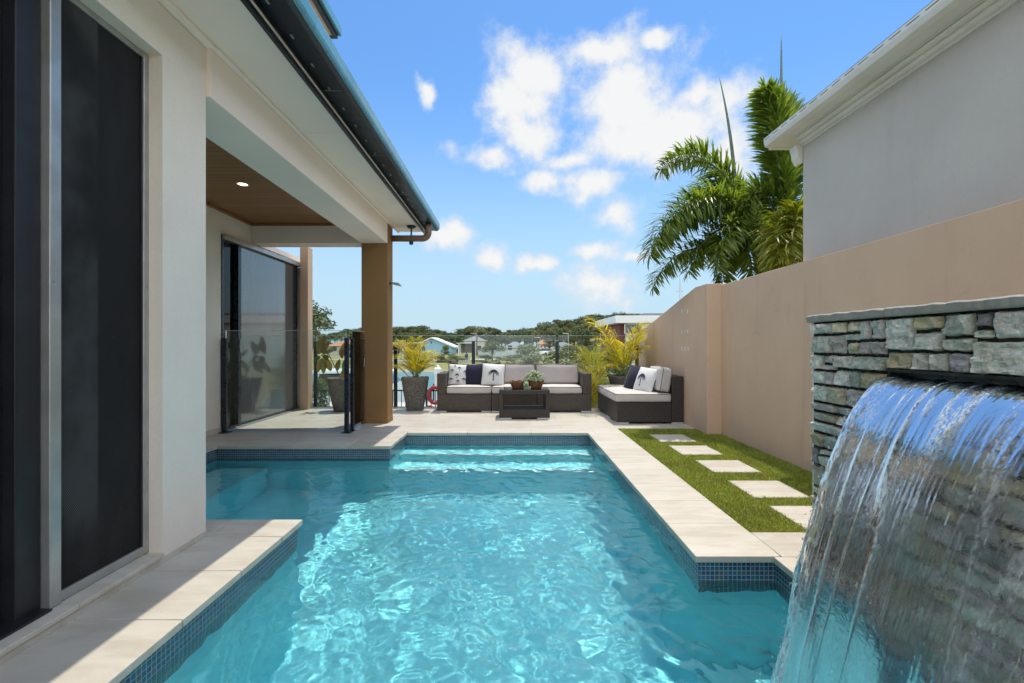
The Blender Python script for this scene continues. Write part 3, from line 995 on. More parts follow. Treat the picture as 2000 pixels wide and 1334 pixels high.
sd_.box(-3.72, -3.64, 5.80, 5.85, 0.045, 2.43); sd_.box(-3.71, -3.632, 6.14, 6.21, 0.045, 2.43); sd_.box(-3.71, -3.64, 7.76, 7.86, 0.045, 2.43)
sd_ = sd_.build('sliding_door', MT['post'], house, bevel=0.004)
g = MB(); g.box(-3.70, -3.688, 5.85, 6.14, 0.045, 2.43); g.build('pane', MT['pane'], sd_)
g = MB(); g.box(-3.672, -3.66, 6.21, 7.76, 0.045, 2.43); g.build('door_screen', MT['blind'], sd_)
g = MB(); g.box(-3.632, -3.61, 6.15, 6.175, 1.0, 1.17); g.build('handle', MT['alu'], sd_, bevel=0.004)
g = MB(); g.box(-3.64, -3.60, 5.80, 7.95, 2.44, 2.5); g.build('screen_track', MT['alu'], sd_, bevel=0.004)
g = MB(); g.box(-3.65, -3.60, 5.82, 7.90, 0.0, 0.02); g.build('floor_track', MT['alu'], sd_, bevel=0.004)
g = MB(); g.box(-3.86, -3.58, 7.93, 8.0, 0.0, 2.43); g.box(-3.60, -3.465, 7.86, 8.05, 0.0, 2.78); g.build('corner_post', MT['tan'], house, bevel=0.004)
# the room behind the terrace door
g = MB(); g.box(-7.2, -3.9, 4.0, 8.6, -0.02, 0.002); g.build('room_floor', MT['trav'], house)
g = MB(); g.box(-7.3, -7.2, 3.9, 8.7, 0, 2.62); g.box(-7.2, -3.9, 3.8, 3.9, 0, 2.62); g.box(-7.2, -5.2, 8.6, 8.7, 0, 2.62); g.build('room_wall', MT['white'], house)
g = MB(); g.box(-7.3, -3.87, 3.8, 8.7, 2.62, 2.7); g.build('room_ceiling', MT['soffit'], house)
# fascia, gutter and roofs
g = MB(); g.box(-1.335, -1.312, -3, 7.08, 2.80, 2.985); g.build('fascia', MT['gutter'], house)
gu = MB()
gu.prism([(-1.309, 2.885), (-1.15, 2.862), (-1.128, 2.872), (-1.128, 2.965), (-1.136, 2.965), (-1.136, 2.88), (-1.301, 2.9), (-1.301, 2.975), (-1.309, 2.975)], 'y', -3, 7.13)
gu = gu.build('gutter', MT['gutter'], house)
g = MB(); g.prism([(-1.127, 2.88), (-1.112, 2.888), (-1.104, 2.905), (-1.104, 2.975), (-1.112, 2.992), (-1.136, 2.992), (-1.136, 2.967), (-1.127, 2.967)], 'y', -3, 7.135); g.build('gutter_lip', MT['lip'], gu)
for i in range(26):
    g = MB(); g.box(-1.262, -1.252, 0.2 + i * 0.27, 0.235 + i * 0.27, 2.870, 2.876); g.build('gutter_clip', MT['alu'], gu)
for i in range(6):
    g = MB(); g.box(-1.30, -1.15, 1.0 + i * 1.1, 1.004 + i * 1.1, 2.866, 2.870); g.build('gutter_joint', MT['alu'], gu)
g = MB(); g.box(-1.31, -1.128, 7.131, 7.136, 2.87, 2.975); g.build('gutter_stop', MT['gutter'], gu)
g = MB(); g.prism([(-1.20, 2.99), (-1.20, 3.02), (-3.4, 3.62), (-3.4, 3.58)], 'y', -3, 7.10); g.build('roof', MT['roof'], house)
g = MB()
g.box(-6.0, -3.2, -3, 6.0, 2.9, 5.5)
g.build('upper_wall', MT['tan'], house)
g = MB(); g.box(-6.0, -2.535, -3, 6.55, 5.50, 5.53); g.build('upper_soffit', MT['tan'], house)
g = MB(); g.box(-2.535, -2.48, -3, 6.6, 5.485, 5.66); g.box(-6.0, -2.535, 6.55, 6.6, 5.485, 5.66); g.build('upper_fascia', MT['gutter'], house)
g = MB(); g.box(-2.48, -2.43, -3, 6.62, 5.53, 5.66); g.build('upper_gutter', MT['lip'], house, bevel=0.01)
g = MB(); g.prism([(-2.45, 5.665), (-2.45, 5.69), (-6.0, 6.6), (-6.0, 6.55)], 'y', -3, 6.6); g.build('upper_roof', MT['roof'], house)
# down pipe under the gutter end
def arc(c, r, a0, a1, ax, ay, n=8):
    return [Vector(c) + Vector(ax) * (r * math.cos(a0 + (a1 - a0) * i / n)) + Vector(ay) * (r * math.sin(a0 + (a1 - a0) * i / n)) for i in range(n + 1)]
g = MB()
path = [(-1.20, 6.70, 2.88), (-1.20, 6.70, 2.74)] + arc((-1.29, 6.70, 2.74), 0.09, 0, -math.pi / 2, (1, 0, 0), (0, 0, 1)) + [(-1.45, 6.70, 2.65), (-1.732, 6.70, 2.65)]
g.tube(path, 0.047, 14)
dp = g.build('downpipe', MT['pipe'], house, smooth=True)
g = MB(); g.tube([(-1.45, 6.70, 2.831), (-1.45, 6.70, 2.58)], 0.012, 8); g.lathe([(0.0, 0.03), (0.07, 0.03), (0.05, 0.0), (0.0, -0.01)], (-1.45, 6.70, 2.80), 14)
g.lathe([(0.0, 0.03), (0.03, 0.02), (0.03, -0.02), (0.0, -0.03)], (-1.45, 6.70, 2.585), 12); g.build('pipe_bracket', MT['dark'], dp)
fl = thing('floodlight', 'small dark floodlight on a short arm fixed to the brown terrace column', 'light', (-1.733, 6.6, 1.97))
g = MB(); g.tube([(-1.735, 6.6, 1.985), (-1.69, 6.6, 1.985)], 0.012, 8); g.box(-1.736, -1.728, 6.57, 6.63, 1.955, 2.015); g.build('arm', MT['dark'], fl)
g = MB(); g.prism([(-1.70, 1.972), (-1.58, 1.94), (-1.575, 1.955), (-1.60, 1.985), (-1.695, 2.0)], 'y', 6.555, 6.645); g.build('lamp_head', MT['alu'], fl, bevel=0.004)

# ------------------------------------------------------------------ boundary wall and the neighbour's house
bw = thing('boundary_wall', 'tall tan rendered boundary wall beside the grass, stepping down behind the daybed', 'wall', (2.6, 3, 0))
g = MB()
g.box(2.60, 2.80, -4, 5.6899, -0.3, 1.845); g.build('wall_panel', MT['tan'], bw, bevel=0.006)
g = MB()
g.prism([(5.69, -0.3), (9.0, -0.3), (9.0, 1.27), (6.05, 1.86), (5.69, 1.86)], 'x', 2.42, 2.66); g.build('sloped_wall_panel', MT['tan'], bw, bevel=0.006)
g = MB()
for (px, py) in ((1332, 607), (1343, 607), (1332, 647), (1338, 647), (1343, 646), (1332, 680), (1338, 681), (1344, 680)):
    D = 2.42 * F / (px - CX); p = P3(px, py, D)
    g.box(2.4175, 2.4215, D - 0.02, D + 0.012, p.z - 0.035, p.z + 0.02)
g.build('wall_plugs', MT['trim'], bw)
nb = thing('neighbouring_house', 'grey white two level neighbouring house with moulded eaves behind the tan wall', 'house', (2.82, 2, 0))
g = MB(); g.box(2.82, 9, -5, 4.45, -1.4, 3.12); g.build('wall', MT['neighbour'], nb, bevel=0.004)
g = MB()
g.prism([(2.819, 3.012), (2.803, 3.012), (2.803, 3.026), (2.811, 3.03), (2.811, 3.038), (2.795, 3.046), (2.784, 3.056), (2.784, 3.066), (2.793, 3.07), (2.793, 3.077), (2.768, 3.088), (2.758, 3.096), (2.758, 3.103), (2.766, 3.106), (2.766, 3.111), (2.745, 3.114), (2.745, 3.118), (2.819, 3.118)], 'y', -5, 4.47)
g.build('cornice', MT['trim'], nb)
g = MB(); g.prism([(2.75, 3.03), (2.82, 3.03), (2.82, 2.86), (2.80, 2.87), (2.775, 2.92), (2.765, 2.98)], 'y', 4.451, 4.56); g.build('corbel', MT['trim'], nb, bevel=0.004)
g = MB(); g.box(2.635, 9.3, -5, 4.70, 3.12, 3.135); g.build('soffit', MT['trim'], nb)
g = MB()
g.prism([(2.60, 3.125), (2.64, 3.112), (2.66, 3.112), (2.66, 3.21), (2.588, 3.21), (2.588, 3.165)], 'y', -5, 4.72)
g.box(2.66, 9.3, 4.70, 4.76, 3.112, 3.21)
g.build('gutter', MT['trim'], nb, bevel=0.003)
g = MB()
for i in range(60): g.box(2.5865, 2.5885, 4.6 - i * 0.14, 4.695 - i * 0.14, 3.186, 3.191)
g.build('gutter_slots', MT['dark'], nb)
g = MB(); g.prism([(2.62, 3.212), (2.62, 3.24), (5.9, 4.5), (9.2, 3.24), (9.2, 3.212)], 'y', -5, 4.7); g.build('roof', MT['roof'], nb)
# ------------------------------------------------------------------ noise for meshes
def vnoise(u, v, seed):
    """smooth value noise over arrays u, v"""
    r = np.random.default_rng(seed).random((257, 257))
    iu, iv = np.floor(u).astype(int), np.floor(v).astype(int)
    fu, fv = u - iu, v - iv
    fu, fv = fu * fu * (3 - 2 * fu), fv * fv * (3 - 2 * fv)
    a = r[iu % 257, iv % 257]; b = r[(iu + 1) % 257, iv % 257]; c = r[iu % 257, (iv + 1) % 257]; d = r[(iu + 1) % 257, (iv + 1) % 257]
    return (a * (1 - fu) + b * fu) * (1 - fv) + (c * (1 - fu) + d * fu) * fv

def grid_faces(nu, nv, base=0, flip=False):
    f = []
    for j in range(nv - 1):
        for i in range(nu - 1):
            q = (base + j * nu + i, base + j * nu + i + 1, base + (j + 1) * nu + i + 1, base + (j + 1) * nu + i)
            f.append(q[::-1] if flip else q)
    return f

# ------------------------------------------------------------------ stone waterfall wall
fw = thing('waterfall_wall', 'stacked stone water feature wall at the pool edge with a spillway slot', 'stone wall', (1.6, 1.3, 0))
XF = 1.425
SL0, SL1, SZ0, SZ1 = 0.86, 1.735, 0.968, 1.000      # the slot
g = MB()
g.box(XF + 0.05, 1.80, -0.9, 2.18, -1.29, 1.205)
g.box(XF + 0.001, XF + 0.05, 2.168, 2.18, -1.29, 1.205)
g.build('wall_core', MT['white'], fw)
g = MB()
g.box(XF, XF + 0.049, SL1 + 0.002, 2.1678, -1.29, 1.2048); g.box(XF, XF + 0.049, -0.9, SL0 - 0.002, -1.29, 1.2048)
g.box(XF, XF + 0.049, SL0 - 0.001, SL1 + 0.001, -1.29, SZ0 - 0.012); g.box(XF, XF + 0.049, SL0 - 0.001, SL1 + 0.001, SZ1 + 0.012, 1.2048)
g.build('mortar_bed', MT['mortar'], fw)
def split(y0, y1, z0, z1, rnd, out_):
    w, h = y1 - y0, z1 - z0
    mw, mh = rnd.uniform(0.10, 0.2), rnd.uniform(0.06, 0.125)
    if h > mh * 1.15 and (h / mh > w / mw or w < 0.07) and h > 0.055:
        c = z0 + h * rnd.uniform(0.34, 0.66)
        split(y0, y1, z0, c, rnd, out_); split(y0, y1, c, z1, rnd, out_)
    elif w > mw * 1.1 and w > 0.09:
        c = y0 + w * rnd.uniform(0.3, 0.7)
        split(y0, c, z0, z1, rnd, out_); split(c, y1, z0, z1, rnd, out_)
    else:
        out_.append((y0, y1, z0, z1))
rnd = random.Random(21)
cells = []
def courses(y0, y1, z0, z1):
    z = z1
    while z > z0 + 0.02:
        hh = min(rnd.uniform(0.13, 0.22), z - z0)
        if z - hh - z0 < 0.05: hh = z - z0
        split(y0, y1, z - hh, z, rnd, cells)
        z -= hh
courses(SL1 + 0.004, 2.166, -0.75, 1.203)
courses(0.45, SL0, -0.75, 1.203)
courses(SL0, SL1 + 0.002, SZ1 + 0.008, 1.203)
courses(SL0, SL1 + 0.002, -0.75, SZ0 - 0.006)
PAL = [(0.285, 0.30, 0.265), (0.315, 0.325, 0.29), (0.285, 0.255, 0.26), (0.345, 0.335, 0.305), (0.325, 0.295, 0.29), (0.255, 0.26, 0.24),
       (0.35, 0.315, 0.235), (0.30, 0.26, 0.17), (0.135, 0.14, 0.14), (0.36, 0.36, 0.345), (0.27, 0.29, 0.255), (0.31, 0.28, 0.285)]
sv, sf, sc = [], [], []
for k, (y0, y1, z0, z1) in enumerate(cells):
    gap = rnd.uniform(0.0008, 0.0026)
    nu = max(6, int((y1 - y0) / 0.0065)); nv = max(6, int((z1 - z0) / 0.0065))
    u = np.linspace(-1, 1, nu); v = np.linspace(-1, 1, nv)
    U, Vv = np.meshgrid(u, v)
    cy, cz, hw, hh = (y0 + y1) / 2, (z0 + z1) / 2, (y1 - y0) / 2 - gap, (z1 - z0) / 2 - gap
    prot = rnd.uniform(0.012, 0.026)
    tilt_u, tilt_v = rnd.uniform(-.009, .009), rnd.uniform(-.008, .008)
    ew = 1 - 0.05 * vnoise(Vv * 3 + k * 7.1, U * 0 + 3, 1) * np.abs(U) ** 3
    eh = 1 - (0.008 / max(hh, 0.012)) * vnoise(U * 3.5 + k * 3.3, Vv * 0 + 9, 2) * np.abs(Vv) ** 3 * 0.7
    Y = cy + U * hw * ew
    Z = cz + Vv * hh * eh
    du, dv = (1 - np.abs(U)) * hw, (1 - np.abs(Vv)) * hh
    edge = np.minimum(du, dv)
    prof = 1 - np.exp(-(edge / 0.0013) ** 1.0)
    X = XF - (prot + tilt_u * U + tilt_v * Vv + 0.013 * (vnoise(Y * 32 + k, Z * 55 + k, 3) - 0.5) + 0.008 * (vnoise(Y * 90, Z * 120 + k, 4) - 0.5)) * prof - 0.001
    X = np.where(edge < 1e-6, XF + 0.002, X)
    b = len(sv)
    sv += list(zip(X.ravel(), Y.ravel(), Z.ravel()))
    sf += grid_faces(nu, nv, b, True)
    col = PAL[rnd.randrange(len(PAL))]
    q = rnd.uniform(1.75, 2.8)
    sc += [(col[0] * q * 1.05, col[1] * q, col[2] * q * 0.93)] * (nu * nv)
g = MB(); g.v, g.f, g.m, g.c = sv, sf, [0] * len(sf), sc
g.build('stone_facing', MT['stone'], fw, smooth=False, fix=False)
g = MB()
cc = [2.186, 1.735, 1.05, 0.45, -0.2, -0.9]
for a, b in zip(cc[:-1], cc[1:]):
    nseg = 40
    us = np.linspace(b + 0.0015, a - 0.0015, nseg)
    for x0, x1 in ((1.397, 1.83),):
        vs, fs = [], []
        for i, y in enumerate(us):
            e0 = x0 + 0.009 * (vnoise(np.array([y * 60]), np.array([1.5]), 8)[0] - 0.3); zt = 1.240 + 0.006 * (vnoise(np.array([y * 45]), np.array([4.5]), 8)[0] - 0.5)
            vs += [(e0 + 0.003, y, 1.2055), (e0, y, 1.212), (e0, y, zt - 0.006), (e0 + 0.006, y, zt), (x1, y, zt), (x1, y, 1.2055)]
        for i in range(nseg - 1):
            for q in range(6):
                fs.append((i * 6 + q, i * 6 + (q + 1) % 6, (i + 1) * 6 + (q + 1) % 6, (i + 1) * 6 + q))
        fs += [tuple(range(6)), tuple(range((nseg - 1) * 6 + 5, (nseg - 1) * 6 - 1, -1))]
        g.add(vs, fs)
g.build('capping_stone', MT['cap'], fw)
g = MB()
g.box(1.418, 1.474, SL0, SL1, SZ0 - 0.010, SZ0 - 0.004); g.box(1.412, 1.474, SL0, SL1, SZ1 + 0.001, SZ1 + 0.011)
g.box(1.468, 1.474, SL0, SL1, SZ0 - 0.003, SZ1); g.box(1.42, 1.467, SL1 - 0.006, SL1, SZ0 - 0.003, SZ1); g.box(1.42, 1.467, SL0, SL0 + 0.006, SZ0 - 0.003, SZ1)
g.build('spillway', MT['steel'], fw)

# the falling sheet: two rippled skins with water between them
wf = thing('waterfall', 'clear curved sheet of water pouring from the stone wall into the pool', 'waterfall', (1.2, 1.3, WZ))
NS, NTT = 330, 240
s_ = np.linspace(0, 1, NS); tau = np.linspace(0.0, 1.0, NTT) ** 0.8
SS, TT = np.meshgrid(s_, tau)
zb = SZ0 + 0.012 - (SZ0 + 0.012 - WZ + 0.01) * TT ** 2
xb = 1.445 - 0.025 * np.minimum(TT * 8, 1) - 0.485 * TT
edge_w = 0.012 * (vnoise(TT * 9, SS * 0 + 1, 31) - 0.5) * TT + 0.010 * (vnoise(TT * 24, SS * 0 + 5, 32) - 0.5) * TT
yb = (SL0 + SL1) / 2 + (SS - 0.5) * (SL1 - SL0 - 0.02) * (1 - 0.16 * TT) + edge_w * (np.abs(2 * SS - 1) ** 6) * np.sign(SS - 0.5)
nxn, nzn = 2 * TT * 1.12, 0.485 + 0 * TT        # outward normal of the parabola, unnormalised (-x, +z)
nl = np.hypot(nxn, nzn) + 1e-6
nX, nZ = -nxn / nl, nzn / nl
grow = 0.25 + 0.75 * sstep(0.0, 0.45, TT)
warp = SS + 0.012 * np.sin(TT * 5 + SS * 9) + 0.02 * (vnoise(SS * 6, TT * 2.5, 40) - 0.5) * TT
def ridge(fs, ft, seed, p):
    nn = vnoise(warp * fs, TT * ft + 50, seed)
    return (1 - np.abs(2 * nn - 1)) ** p
strand = ridge(9, 1.0, 41, 10) * 0.0042 + ridge(21, 1.6, 42, 9) * 0.0016 + ridge(64, 2.0, 49, 6) * 0.0007 * np.exp(-TT * 2.2)
mask = sstep(0.45, 0.75, vnoise(warp * 5, TT * 0.8 + 9, 43))
lip = np.exp(-((SS - 0.97) / 0.035) ** 2) + np.exp(-((SS - 0.02) / 0.03) ** 2)
fine_ = (vnoise(warp * 95, TT * 16, 44) - 0.5) * 0.0005 + (vnoise(warp * 190, TT * 40, 45) - 0.5) * 0.0002
fine_ = fine_ + ((vnoise(warp * 85, TT * 2.6, 71) - 0.5) * 0.0016 + (vnoise(warp * 42, TT * 3.5, 72) - 0.5) * 0.0026 + (vnoise(warp * 150, TT * 7, 73) - 0.5) * 0.0007) * (0.07 + 1.9 * np.exp(-TT * 3.6)) / grow
low = (vnoise(warp * 11, TT * 9, 46) - 0.5) * 0.022 * sstep(0.72, 1.0, TT) + (vnoise(warp * 4, TT * 4, 47) - 0.5) * 0.012 * TT
bead = lip * (0.005 + 0.006 * vnoise(warp * 60, TT * 34, 48))
o_out = 0.0028 + (strand * (0.1 + 0.9 * mask) + fine_) * grow + bead * (0.3 + TT) + low
o_in = -0.0028 - ((vnoise(warp * 70, TT * 10, 51) - 0.5) * 0.0005 + (vnoise(warp * 26, TT * 3, 52) - 0.5) * 0.0012) * grow + low
pinch = np.clip(np.minimum(SS, 1 - SS) / 0.006, 0, 1)
mid = (o_out + o_in) / 2
o_out = mid + (o_out - mid) * pinch; o_in = mid + (o_in - mid) * pinch
v1 = np.stack([xb + nX * o_out, yb, zb + nZ * o_out], -1).reshape(-1, 3)
v2 = np.stack([xb + nX * o_in, yb, zb + nZ * o_in], -1).reshape(-1, 3)
jj, ii = np.meshgrid(np.arange(NTT - 1), np.arange(NS - 1), indexing='ij')
q = (jj * NS + ii).ravel()
Q1 = np.stack([q, q + 1, q + NS + 1, q + NS], 1); Q2 = np.stack([q + NS, q + NS + 1, q + 1, q], 1) + NS * NTT
Q = np.concatenate([Q1, Q2])
g = MB(); g.v = [tuple(p) for p in np.concatenate([v1, v2])]; g.f = [tuple(int(i) for i in r) for r in Q[:, ::-1]]; g.m = [0] * len(g.f)
fo_ = 1.6 * np.clip(strand / 0.0042, 0, 1) * (0.25 + 0.75 * mask) * (0.35 + 0.65 * vnoise(warp * 40, TT * 7, 81)) * sstep(0.01, 0.12, TT) \
    + 0.55 * ridge(46, 1.5, 82, 14) * sstep(0.55, 0.8, vnoise(warp * 9, TT * 2 + 4, 83)) * (1 - 0.5 * TT) \
    + np.clip(lip, 0, 1) * 0.55 * sstep(0.35, 0.7, vnoise(warp * 70, TT * 26, 84)) \
    + sstep(0.9, 1.0, TT) * 0.8 * sstep(0.4, 0.7, vnoise(warp * 22, TT * 30, 85))
fo_ = np.clip(fo_ * 1.15, 0, 0.9).ravel()
g.c = [(f_, f_, f_) for f_ in np.concatenate([fo_, fo_])]
g.build('water_sheet', MT['fall'], wf, smooth=True, fix=False)
# splash where it lands
g = MB()
rnd = random.Random(5)
for i in range(1100):
    yy = rnd.uniform(0.93, 1.62); a = rnd.gauss(0, 1)
    r = 0.0012 + 0.0045 * rnd.random() ** 3
    x = 0.935 + rnd.gauss(-0.02, 0.05); z = WZ + 0.004 + abs(rnd.gauss(0, 0.035))
    if i % 4 == 0:
        tq = rnd.uniform(0.25, 1) ; z = SZ0 + 0.012 - 1.12 * tq * tq; x = 1.42 - 0.485 * tq + rnd.gauss(0, .008); yy = (SL0 + SL1) / 2 + 0.428 * (1 - 0.16 * tq) + abs(rnd.gauss(0, .008))
    bmv = [Vector(p) * r for p in ((0, 0, 1), (1, 0, 0), (0, 1, 0), (-1, 0, 0), (0, -1, 0), (0, 0, -1))]
    g.add([(x + p.x, yy + p.y, z + p.z * 1.3) for p in bmv], [(0, 1, 2), (0, 2, 3), (0, 3, 4), (0, 4, 1), (5, 2, 1), (5, 3, 2), (5, 4, 3), (5, 1, 4)])
tag(g.build('splash_drops', MT['drops'], wf, smooth=True), kind='stuff')

# ------------------------------------------------------------------ soft furnishings
def cushion_verts(x0, x1, y0, y1, z0, z1, r, puff=(0, 0, 0), n=14, wrinkle=0.004, seed=1):
    """a stuffed box: rounded edges, faces puffed out and slightly wrinkled"""
    bm = bmesh.new()
    bmesh.ops.create_cube(bm, size=2.0)
    bmesh.ops.subdivide_edges(bm, edges=bm.edges[:], cuts=n, use_grid_fill=True)
    c = Vector(((x0 + x1) / 2, (y0 + y1) / 2, (z0 + z1) / 2)); h = Vector(((x1 - x0) / 2, (y1 - y0) / 2, (z1 - z0) / 2))
    vs = []
    for v in bm.verts:
        p = v.co
        # denser rows near the edges
        q = Vector([math.copysign(1 - (1 - abs(a)) ** 1.5 if abs(a) > 0 else 0, a) for a in p])
        w = Vector((q.x * h.x, q.y * h.y, q.z * h.z))
        inner = Vector([max(-hh + r, min(hh - r, a)) for a, hh in zip(w, h)])
        d = w - inner
        if d.length > 1e-7: w = inner + d.normalized() * min(r, max(abs(d.x), abs(d.y), abs(d.z)))
        for ax in range(3):
            o1, o2 = [(1, 2), (0, 2), (0, 1)][ax]
            k = max(0.0, (1 - q[o1] ** 2)) * max(0.0, (1 - q[o2] ** 2))
            w[ax] += q[ax] * puff[ax] * k
        nz = vnoise(np.array([(w.x + c.x) * 9 + seed]), np.array([(w.y + w.z + c.y) * 9 + 2 * seed]), seed)[0] - 0.5
        w.z += nz * wrinkle * 2; w.y += nz * wrinkle
        vs.append(w + c)
    fs = [tuple(v.index for v in f.verts) for f in bm.faces]
    bm.free()
    return vs, fs

def cushion(name, dims, mat, parent, r=0.04, puff=(0.006, 0.006, 0.014), M=None, pipe=None, seed=1, wrinkle=0.004):
    vs, fs = cushion_verts(*dims, r=r, puff=puff, seed=seed, wrinkle=wrinkle)
    if M is not None: vs = [M @ v for v in vs]
    g = MB(); g.add(vs, fs)
    o = g.build(name, mat, parent, smooth=True)
    if pipe:
        x0, x1, y0, y1, z0, z1 = dims
        g = MB(); rr = r * 0.42
        for z, s in ((z1 - rr * 0.62, 1), (z0 + rr * 0.62, -1)) if pipe == 'z' else ((y0 + rr * 0.62, 1), (y1 - rr * 0.62, -1)):
            ring = []
            if pipe == 'z': a0, a1, b0, b1 = x0, x1, y0, y1
            else: a0, a1, b0, b1 = x0, x1, z0, z1
            for (cx, cy, t0) in ((a1 - r, b1 - r, 0), (a0 + r, b1 - r, 90), (a0 + r, b0 + r, 180), (a1 - r, b0 + r, 270)):
                for k in range(5):
                    an = math.radians(t0 + k * 22.5)
                    u, v = cx + (r - rr * 0.35) * math.cos(an), cy + (r - rr * 0.35) * math.sin(an)
                    ring.append(Vector((u, v, z)) if pipe == 'z' else Vector((u, z, v)))
            ring.append(ring[0])
            if M is not None: ring = [M @ p for p in ring]
            g.tube(ring, 0.0055, 6, cap=False)
        g.build('piping', MT['piping'], o, smooth=True)
    return o

def tilt_about(p, ang, axis):
    return Matrix.Translation(p) @ Matrix.Rotation(ang, 4, axis) @ Matrix.Translation(-Vector(p))

def pillow_pt(u, v, w, h, th, side):
    k = max(0.0, (1 - u * u)) * max(0.0, (1 - v * v))
    pin = 1 - 0.055 * (1 - v * v) * abs(u) ** 2
    pin2 = 1 - 0.055 * (1 - u * u) * abs(v) ** 2
    wr = 0.006 * math.sin(7 * u + 3 * v) * math.sin(5 * v - 2 * u) * (abs(u) ** 2 + abs(v) ** 2) * 0.5
    return Vector((u * w / 2 * pin, side * (th / 2 * k ** 0.55 + wr * (k ** 0.3)), v * h / 2 * pin2))

def palm_motif(size, cu, cv):
    """a palm print as thin strips in cushion coordinates (u, v)"""
    st = []
    def strip(pts, w0, w1): st.append((pts, w0, w1))
    strip([(cu, cv - 0.95 * size), (cu + .015 * size, cv - 0.4 * size), (cu, cv + 0.12 * size)], 0.075 * size, 0.05 * size)
    for a in (-10, 22, 50, 76, 104, 130, 158, 190, 215, -35):
        ar = math.radians(a)
        L = size * (0.62 if -20 < a < 200 else 0.5)
        pts = []
        for i in range(7):
            q = i / 6
            pts.append((cu + L * q * math.cos(ar), cv + 0.12 * size + L * q * math.sin(ar) * (1 - 0.3 * q) - 0.42 * size * q * q * (1 if a not in (-35, 215) else 0.7)))
        strip(pts, 0.075 * size, 0.02 * size)
        for i in (2, 3, 4, 5):
            bx_, by_ = pts[i]
            for sgn in (-1, 1):
                strip([(bx_, by_), (bx_ + 0.05 * size * math.cos(ar) + sgn * .03 * size, by_ - 0.11 * size)], 0.022 * size, 0.006 * size)
    return st

def scatter(name, label, M, w, h, th, mat, motif=None, group=None, pipe=True):
    N = 18
    us = [-1 + 2 * i / (N - 1) for i in range(N)]
    us = [math.copysign(abs(a) ** 0.75, a) for a in us]
    g = MB()
    for side in (-1, 1):
        vs = [M @ pillow_pt(u, v, w, h, th, side) for v in us for u in us]
        g.add(vs, grid_faces(N, N, 0, side < 0))
    o = g.build(name, mat, None, smooth=True)
    bm = bmesh.new(); bm.from_mesh(o.data); bmesh.ops.remove_doubles(bm, verts=bm.verts, dist=0.0004); bmesh.ops.recalc_face_normals(bm, faces=bm.faces); bm.to_mesh(o.data); bm.free()
    tag(o, label, 'cushion', group)
    if motif:
        g = MB()
        for (pts, w0, w1) in motif:
            m = len(pts)
            vs, fs = [], []
            for i, (a, b) in enumerate(pts):
                t0 = Vector(pts[max(i - 1, 0)]); t1 = Vector(pts[min(i + 1, m - 1)])
                d = (t1 - t0).normalized(); nrm = Vector((-d.y, d.x))
                ww = w0 + (w1 - w0) * i / (m - 1)
                for s in (-1, 1):
                    uu, vv = a + nrm.x * ww * s, b + nrm.y * ww * s
                    uu, vv = max(-.97, min(.97, uu)), max(-.97, min(.97, vv))
                    p = pillow_pt(uu, vv, w, h, th, -1); p.y -= 0.0022
                    vs.append(M @ p)
            fs = [(2 * i, 2 * i + 1, 2 * i + 3, 2 * i + 2) for i in range(m - 1)]
            g.add(vs, fs)
        g.build('palm_print', MT['ink'], o)
    if pipe:
        ring = []
        for (ua, va, ub, vb) in ((-1, -1, 1, -1), (1, -1, 1, 1), (1, 1, -1, 1), (-1, 1, -1, -1)):
            for i in range(8):
                q = i / 8
                ring.append(M @ pillow_pt(ua + (ub - ua) * q, va + (vb - va) * q, w, h, th, 1))
        ring.append(ring[0])
        g = MB(); g.tube(ring, 0.005, 6, cap=False); g.build('piping', MT['navy'], o, smooth=True)
    return o

# ------------------------------------------------------------------ sofa
SF = 7.56
sofa = thing('outdoor_sofa', 'brown rattan three seat outdoor sofa with stone grey cushions in front of the glass fence', 'sofa', (0.05, SF + 0.35, 0))
seams = [-1.066, -0.319, 0.428, 1.175]
for i in range(3):
    g = MB(); g.box(seams[i] + 0.003 - (0.15 if i == 0 else 0), seams[i + 1] - 0.003 + (0.15 if i == 2 else 0), SF, SF + 0.62, 0.022, 0.296)
    g.build('seat_base', MT['rattan'], sofa, bevel=0.008)
g = MB(); g.box(-1.216, -1.069, SF + 0.001, SF + 0.70, 0.297, 0.636); g.build('arm', MT['rattan'], sofa, bevel=0.012)
g = MB(); g.box(1.178, 1.325, SF + 0.001, SF + 0.70, 0.297, 0.636); g.build('arm', MT['rattan'], sofa, bevel=0.012)
g = MB(); g.box(-1.068, 1.177, SF + 0.60, SF + 0.70, 0.297, 0.63); g.build('back_panel', MT['rattan'], sofa, bevel=0.01)
for x0 in (-1.215, -0.484, -0.314, 0.262, 0.433, 1.172 - 0.02):
    g = MB(); g.box(x0, x0 + 0.16 if x0 < 1.1 else x0 + 0.17, SF - 0.004, SF + 0.06, 0.0, 0.02); g.build('foot', MT['foot'], sofa, bevel=0.003)
    g = MB(); g.box(x0, x0 + 0.16, SF + 0.56, SF + 0.61, 0.0, 0.02); g.build('foot', MT['foot'], sofa, bevel=0.003)
for i in range(3):
    cushion('seat_cushion', (seams[i] + 0.006, seams[i + 1] - 0.006, SF - 0.012, SF + 0.56, 0.300, 0.418), MT['fabric'], sofa, 0.035, (0.004, 0.008, 0.016), None, 'z', 3 + i)
for i in range(3):
    M = tilt_about((0, SF + 0.46, 0.42), math.radians(-12), 'X')
    cushion('back_cushion', (seams[i] + 0.01, seams[i + 1] - 0.01, SF + 0.36, SF + 0.50, 0.425, 0.755), MT['backfab'], sofa, 0.04, (0.004, 0.02, 0.008), M, 'y', 11 + i, 0.006)

